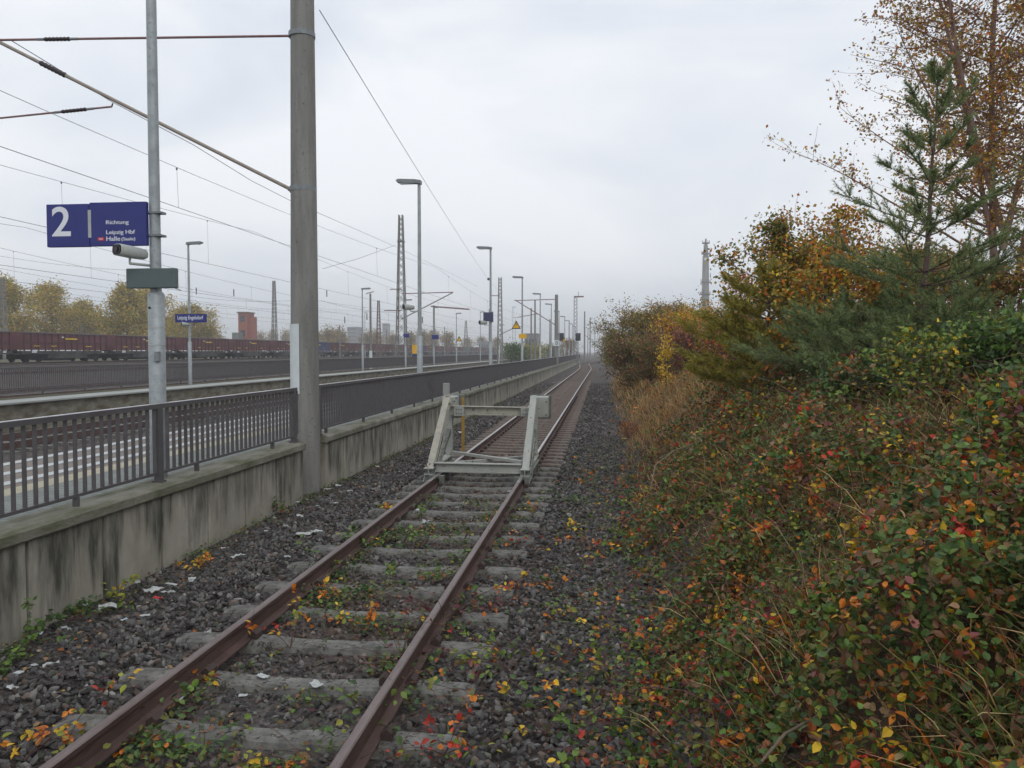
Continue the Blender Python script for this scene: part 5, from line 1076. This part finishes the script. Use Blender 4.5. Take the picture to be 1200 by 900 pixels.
# broadleaf trees on the bank
mp_w = dict(orange=4, ochre=4, yellow=3, rust=1, ygreen=3, olive=1)
x, y = place(972, 13.0); broadleaf('maple_tree', 'tree', 'golden orange young tree directly right of the olive pine', x, y, Ht(972, 13.0, 300), .95, mp_w, 44, 2600, .07, 'autumn trees on the bank', mid=14)
x, y = place(1040, 12.6); broadleaf('maple_tree', 'tree', 'orange leaved sapling showing under the bough of the tall pine', x, y, Ht(1040, 12.6, 335), .9, mp_w, 45, 2200, .07, 'autumn trees on the bank', mid=12)
x, y = place(955, 17); broadleaf('maple_tree', 'tree', 'orange yellow tree peeping out between the pines', x, y, Ht(955, 17, 300), 1.5, mp_w, 31, 4200, .085, 'autumn trees on the bank', mid=14)
x, y = place(1000, 15.5); broadleaf('maple_tree', 'tree', 'orange tree with sparse upper twigs left of the tall pine', x, y, Ht(1000, 15.5, 252), 1.5, mp_w, 32, 3300, .075, 'autumn trees on the bank', mid=14)
x, y = place(1060, 15); broadleaf('maple_tree', 'tree', 'dense orange tree directly behind the tall pine', x, y, Ht(1060, 15, 315), 1.8, mp_w, 33, 6500, .08, 'autumn trees on the bank', mid=14)
x, y = place(912, 15.5); broadleaf('hornbeam_tree', 'tree', 'green and gold tree with bare top twigs above the olive pine', x, y, Ht(905, 15.5, 268), 1.12, dict(olive=4, p5=4, ygreen=3, rust=1.2, green=2, orange=1), 34, 7500, .065, 'autumn trees on the bank', mid=20)
x, y = place(868, 19); broadleaf('maple_tree', 'tree', 'small red orange sapling right of the concrete tower', x, y, Ht(868, 19, 322), .9, dict(orange=3, rust=4, pink=3, red=1), 35, 1300, .07, 'autumn trees on the bank', mid=10)
x, y = place(1185, 12); broadleaf('hazel_bush', 'bush', 'brown yellow bush below the birch at the right edge', x, y, Ht(1185, 12, 330), 1.5, dict(olive=3, ochre=3, brown=3, rust=2, ygreen=2), 36, 7500, .06, 'bushes on the bank', stems=4, mid=9)
x, y = place(1190, 8.6); broadleaf('leafy_bush', 'bush', 'bright green leafed bush at the right edge before the pines', x, y, Ht(1190, 8.6, 392), .42, dict(green=5, bgreen=3, dgreen=3, ygreen=1), 37, 4200, .075, 'bushes on the bank', stems=5, mid=6)
x, y = place(1090, 8.8); broadleaf('leafy_bush', 'bush', 'low yellow green bush at the foot of the tall pine', x, y, Ht(1090, 8.8, 392), .42, dict(bgreen=4, ygreen=5, yellow=1, green=2), 38, 1300, .055, 'bushes on the bank', stems=5, mid=6)
x, y = place(1010, 9.6); broadleaf('leafy_bush', 'bush', 'dark green bush between brambles and low pine', x, y, Ht(1010, 9.6, 445), .42, dict(green=5, dgreen=4, olive=2), 39, 3000, .055, 'bushes on the bank', stems=5, mid=6)
# far bushes beyond the dry slope
fb = [(728, 62, Ht(728, 62, 388), 2.2, dict(olive=4, green=3, brown=2, tan=2), 'green grey bush nearest the track far ahead'), (745, 50, Ht(745, 50, 366), 2.1, dict(olive=4, brown=3, ochre=3, green=1), 'rounded brown green bush of the far group'), (765, 42, Ht(765, 42, 356), 2.0, dict(olive=5, green=1, brown=2, ochre=4, tan=2), 'tallest olive bush left of the concrete tower'),
      (790, 44, Ht(790, 44, 358), 2.1, dict(ochre=4, olive=4, tan=3, brown=1, orange=.6), 'pale speckled bush just left of the concrete tower'), (812, 34, Ht(812, 34, 368), 1.3, dict(yellow=3, ochre=3, orange=2), 'golden crowned bush in front of the tower'), (810, 27, Ht(810, 27, 388), 1.1, dict(purple=5, brown=3, rust=2), 'purple red bush low on the slope'),
      (850, 30, Ht(850, 30, 368), 1.5, dict(olive=4, green=2, ochre=3, rust=1), 'olive bush right of the concrete tower'), (837, 36, Ht(837, 36, 374), 1.5, dict(olive=4, brown=3, ochre=2), 'brownish bush at the foot of the tower view'), (745, 36, Ht(745, 36, 398), 1.5, dict(brown=4, olive=4, tan=1), 'brown bush at the foot of the far group'), (770, 30, Ht(770, 30, 405), 1.3, dict(brown=3, olive=5, rust=1), 'low olive bush behind the yellow sapling'),
      (722, 85, Ht(722, 85, 392), 2.4, dict(green=3, olive=4, brown=2), 'farthest bush beside the vanishing track'), (860, 22, Ht(860, 22, 385), 1.1, dict(olive=4, ochre=3, orange=1, rust=1), 'olive orange bush left of the olive pine')]
for i, (px, d, H, R_, wt, lab) in enumerate(fb):
    x, y = place(px, d); broadleaf('autumn_bush', 'bush', lab, x, y, H, R_, wt, 50 + i, 7500 if d > 28 else 4500, .10 if d > 30 else .07, 'bushes beyond the dry slope', stems=5, mid=8, start=.05)
x, y = place(781, 25); broadleaf('yellow_sapling', 'tree', 'slim bright yellow sapling on the slope', x, y, Ht(781, 25, 396), .30, dict(yellow=5, ochre=2), 71, 900, .06, None, mid=8)
x, y = place(742, 22); broadleaf('rust_shrub', 'bush', 'small rust brown shrub in the dry grass', x, y, .6, .22, dict(rust=6, brown=2), 72, 500, .05, None, stems=3, mid=5)
# shrubs beyond the second platform's end
sb = [(598, 150, 3.4, 2.2, dict(green=4, olive=3), 'green shrub at the end of the second platform'), (607, 140, 3.6, 2.2, dict(green=5, dgreen=2), 'fuller green shrub right of the lattice mast foot'), (618, 165, 3.3, 2.4, dict(ygreen=3, olive=4, yellow=1), 'yellow green shrub by the third near lamp'), (629, 175, 3.6, 2.2, dict(ygreen=4, yellow=2, olive=2), 'yellowish shrub by the fourth near lamp'),
      (642, 200, 3.8, 2.6, dict(green=4, olive=3), 'green shrub left of the zero plate mast'), (663, 240, 6, 3, dict(brown=3, ochre=3, olive=2), 'brown shrub right of the zero plate mast'), (652, 230, 4.2, 2.6, dict(olive=3, ygreen=2), 'small shrub behind the zero plate mast'), (670, 230, 6, 3, dict(brown=3, rust=2, olive=2), 'brown shrub by the far lattice mast')]
for i, (px, d, H, R_, wt, lab) in enumerate(sb):
    x, y = place(px, d); broadleaf('platform_shrub', 'bush', lab, x, y, H, R_, wt, 80 + i, 1400, .30, 'shrubs beyond the platform ends', stems=4, mid=6, levels=2, zb=-.25)
# yellow trees behind the train, far left
yt = [(-30, 150, 17, 6), (15, 140, 14.5, 6.0), (62, 155, 14.5, 6), (100, 170, 12, 5), (122, 200, 9, 5), (150, 150, 14, 5.0), (172, 165, 14.5, 5.5), (228, 190, 12, 6), (205, 210, 10, 6)]
lab = ['edge of a yellow tree at the very left', 'tall yellow green tree at the left edge behind the train', 'broad ochre tree second from the left', 'ochre tree with ragged top in the left group', 'low greyish tree between the two yellow groups', 'tall ochre tree left of the sign post', 'yellow tree directly behind the sign post', 'ochre tree behind the station name sign', 'lower yellow tree right of the sign post']
for i, (px, d, H, R_) in enumerate(yt):
    x, y = place(px, d); H *= .93; wt = [dict(gold=5, ochre=2, ygreen=2), dict(gold=4, ygreen=3, ochre=2)][i % 2] if i != 4 else dict(olive=4, brown=3, tan=2)
    broadleaf('yellow_tree', 'tree', lab[i], x, y, H, R_ * .95, wt, 100 + i, 11000, .42, 'yellow trees behind the freight train', mid=26, levels=2, zb=.8, start=.12, side=1.2)
# distant tree line
fd = [(255, 330, 10), (305, 420, 14), (320, 450, 16), (335, 420, 15), (350, 430, 14), (385, 300, 13), (398, 310, 13), (430, 330, 12), (440, 340, 13), (460, 360, 12), (480, 330, 12), (495, 340, 13), (510, 350, 13), (525, 340, 12), (395, 330, 12), (250, 380, 15), (547, 420, 11), (565, 430, 12), (583, 420, 11), (372, 360, 13)]
src = None
for i, (px, d, H) in enumerate(fd):
    x, y = place(px, d); H *= .68
    if i % 5 == 0: src = broadleaf('distant_tree', 'tree', '', x, y, H, H * .42, dict(brown=3, tan=2, ochre=3, olive=3), 130 + i, 2300, .55, 'hazy trees far behind the freight train', mid=14, levels=2, zb=.8, side=1.2); t = src; H0 = H
    else: t = copy_tree(src); t.location = (x, y, .8); t.rotation_euler = (0, 0, i * 1.7); t.scale = (1, 1, H / H0)
    t['label'] = 'hazy brown autumn tree in the distant row behind the freight train'
# ------------------------------------------------------------------ haze
mb = MB().box(-2700, 2700, -70, 2900, -2.0, 75)
me = bpy.data.meshes.new('haze'); me.from_pydata(mb.v, [], mb.f); hz = bpy.data.objects.new('haze', me); COL.objects.link(hz); hz['kind'] = 'stuff'; hz['label'] = 'thin grey haze in the damp autumn air'; hz['category'] = 'haze'
hm = bpy.data.materials.new('haze'); hm.use_nodes = True; nt = hm.node_tree; nt.nodes.clear(); o_ = N(nt, 'ShaderNodeOutputMaterial'); pv = N(nt, 'ShaderNodeVolumePrincipled'); pv.inputs['Color'].default_value = (.93, .95, .98, 1); pv.inputs['Density'].default_value = .0008; pv.inputs['Anisotropy'].default_value = .2
lnk(nt, pv.outputs[0], o_.inputs['Volume']); me.materials.append(hm)
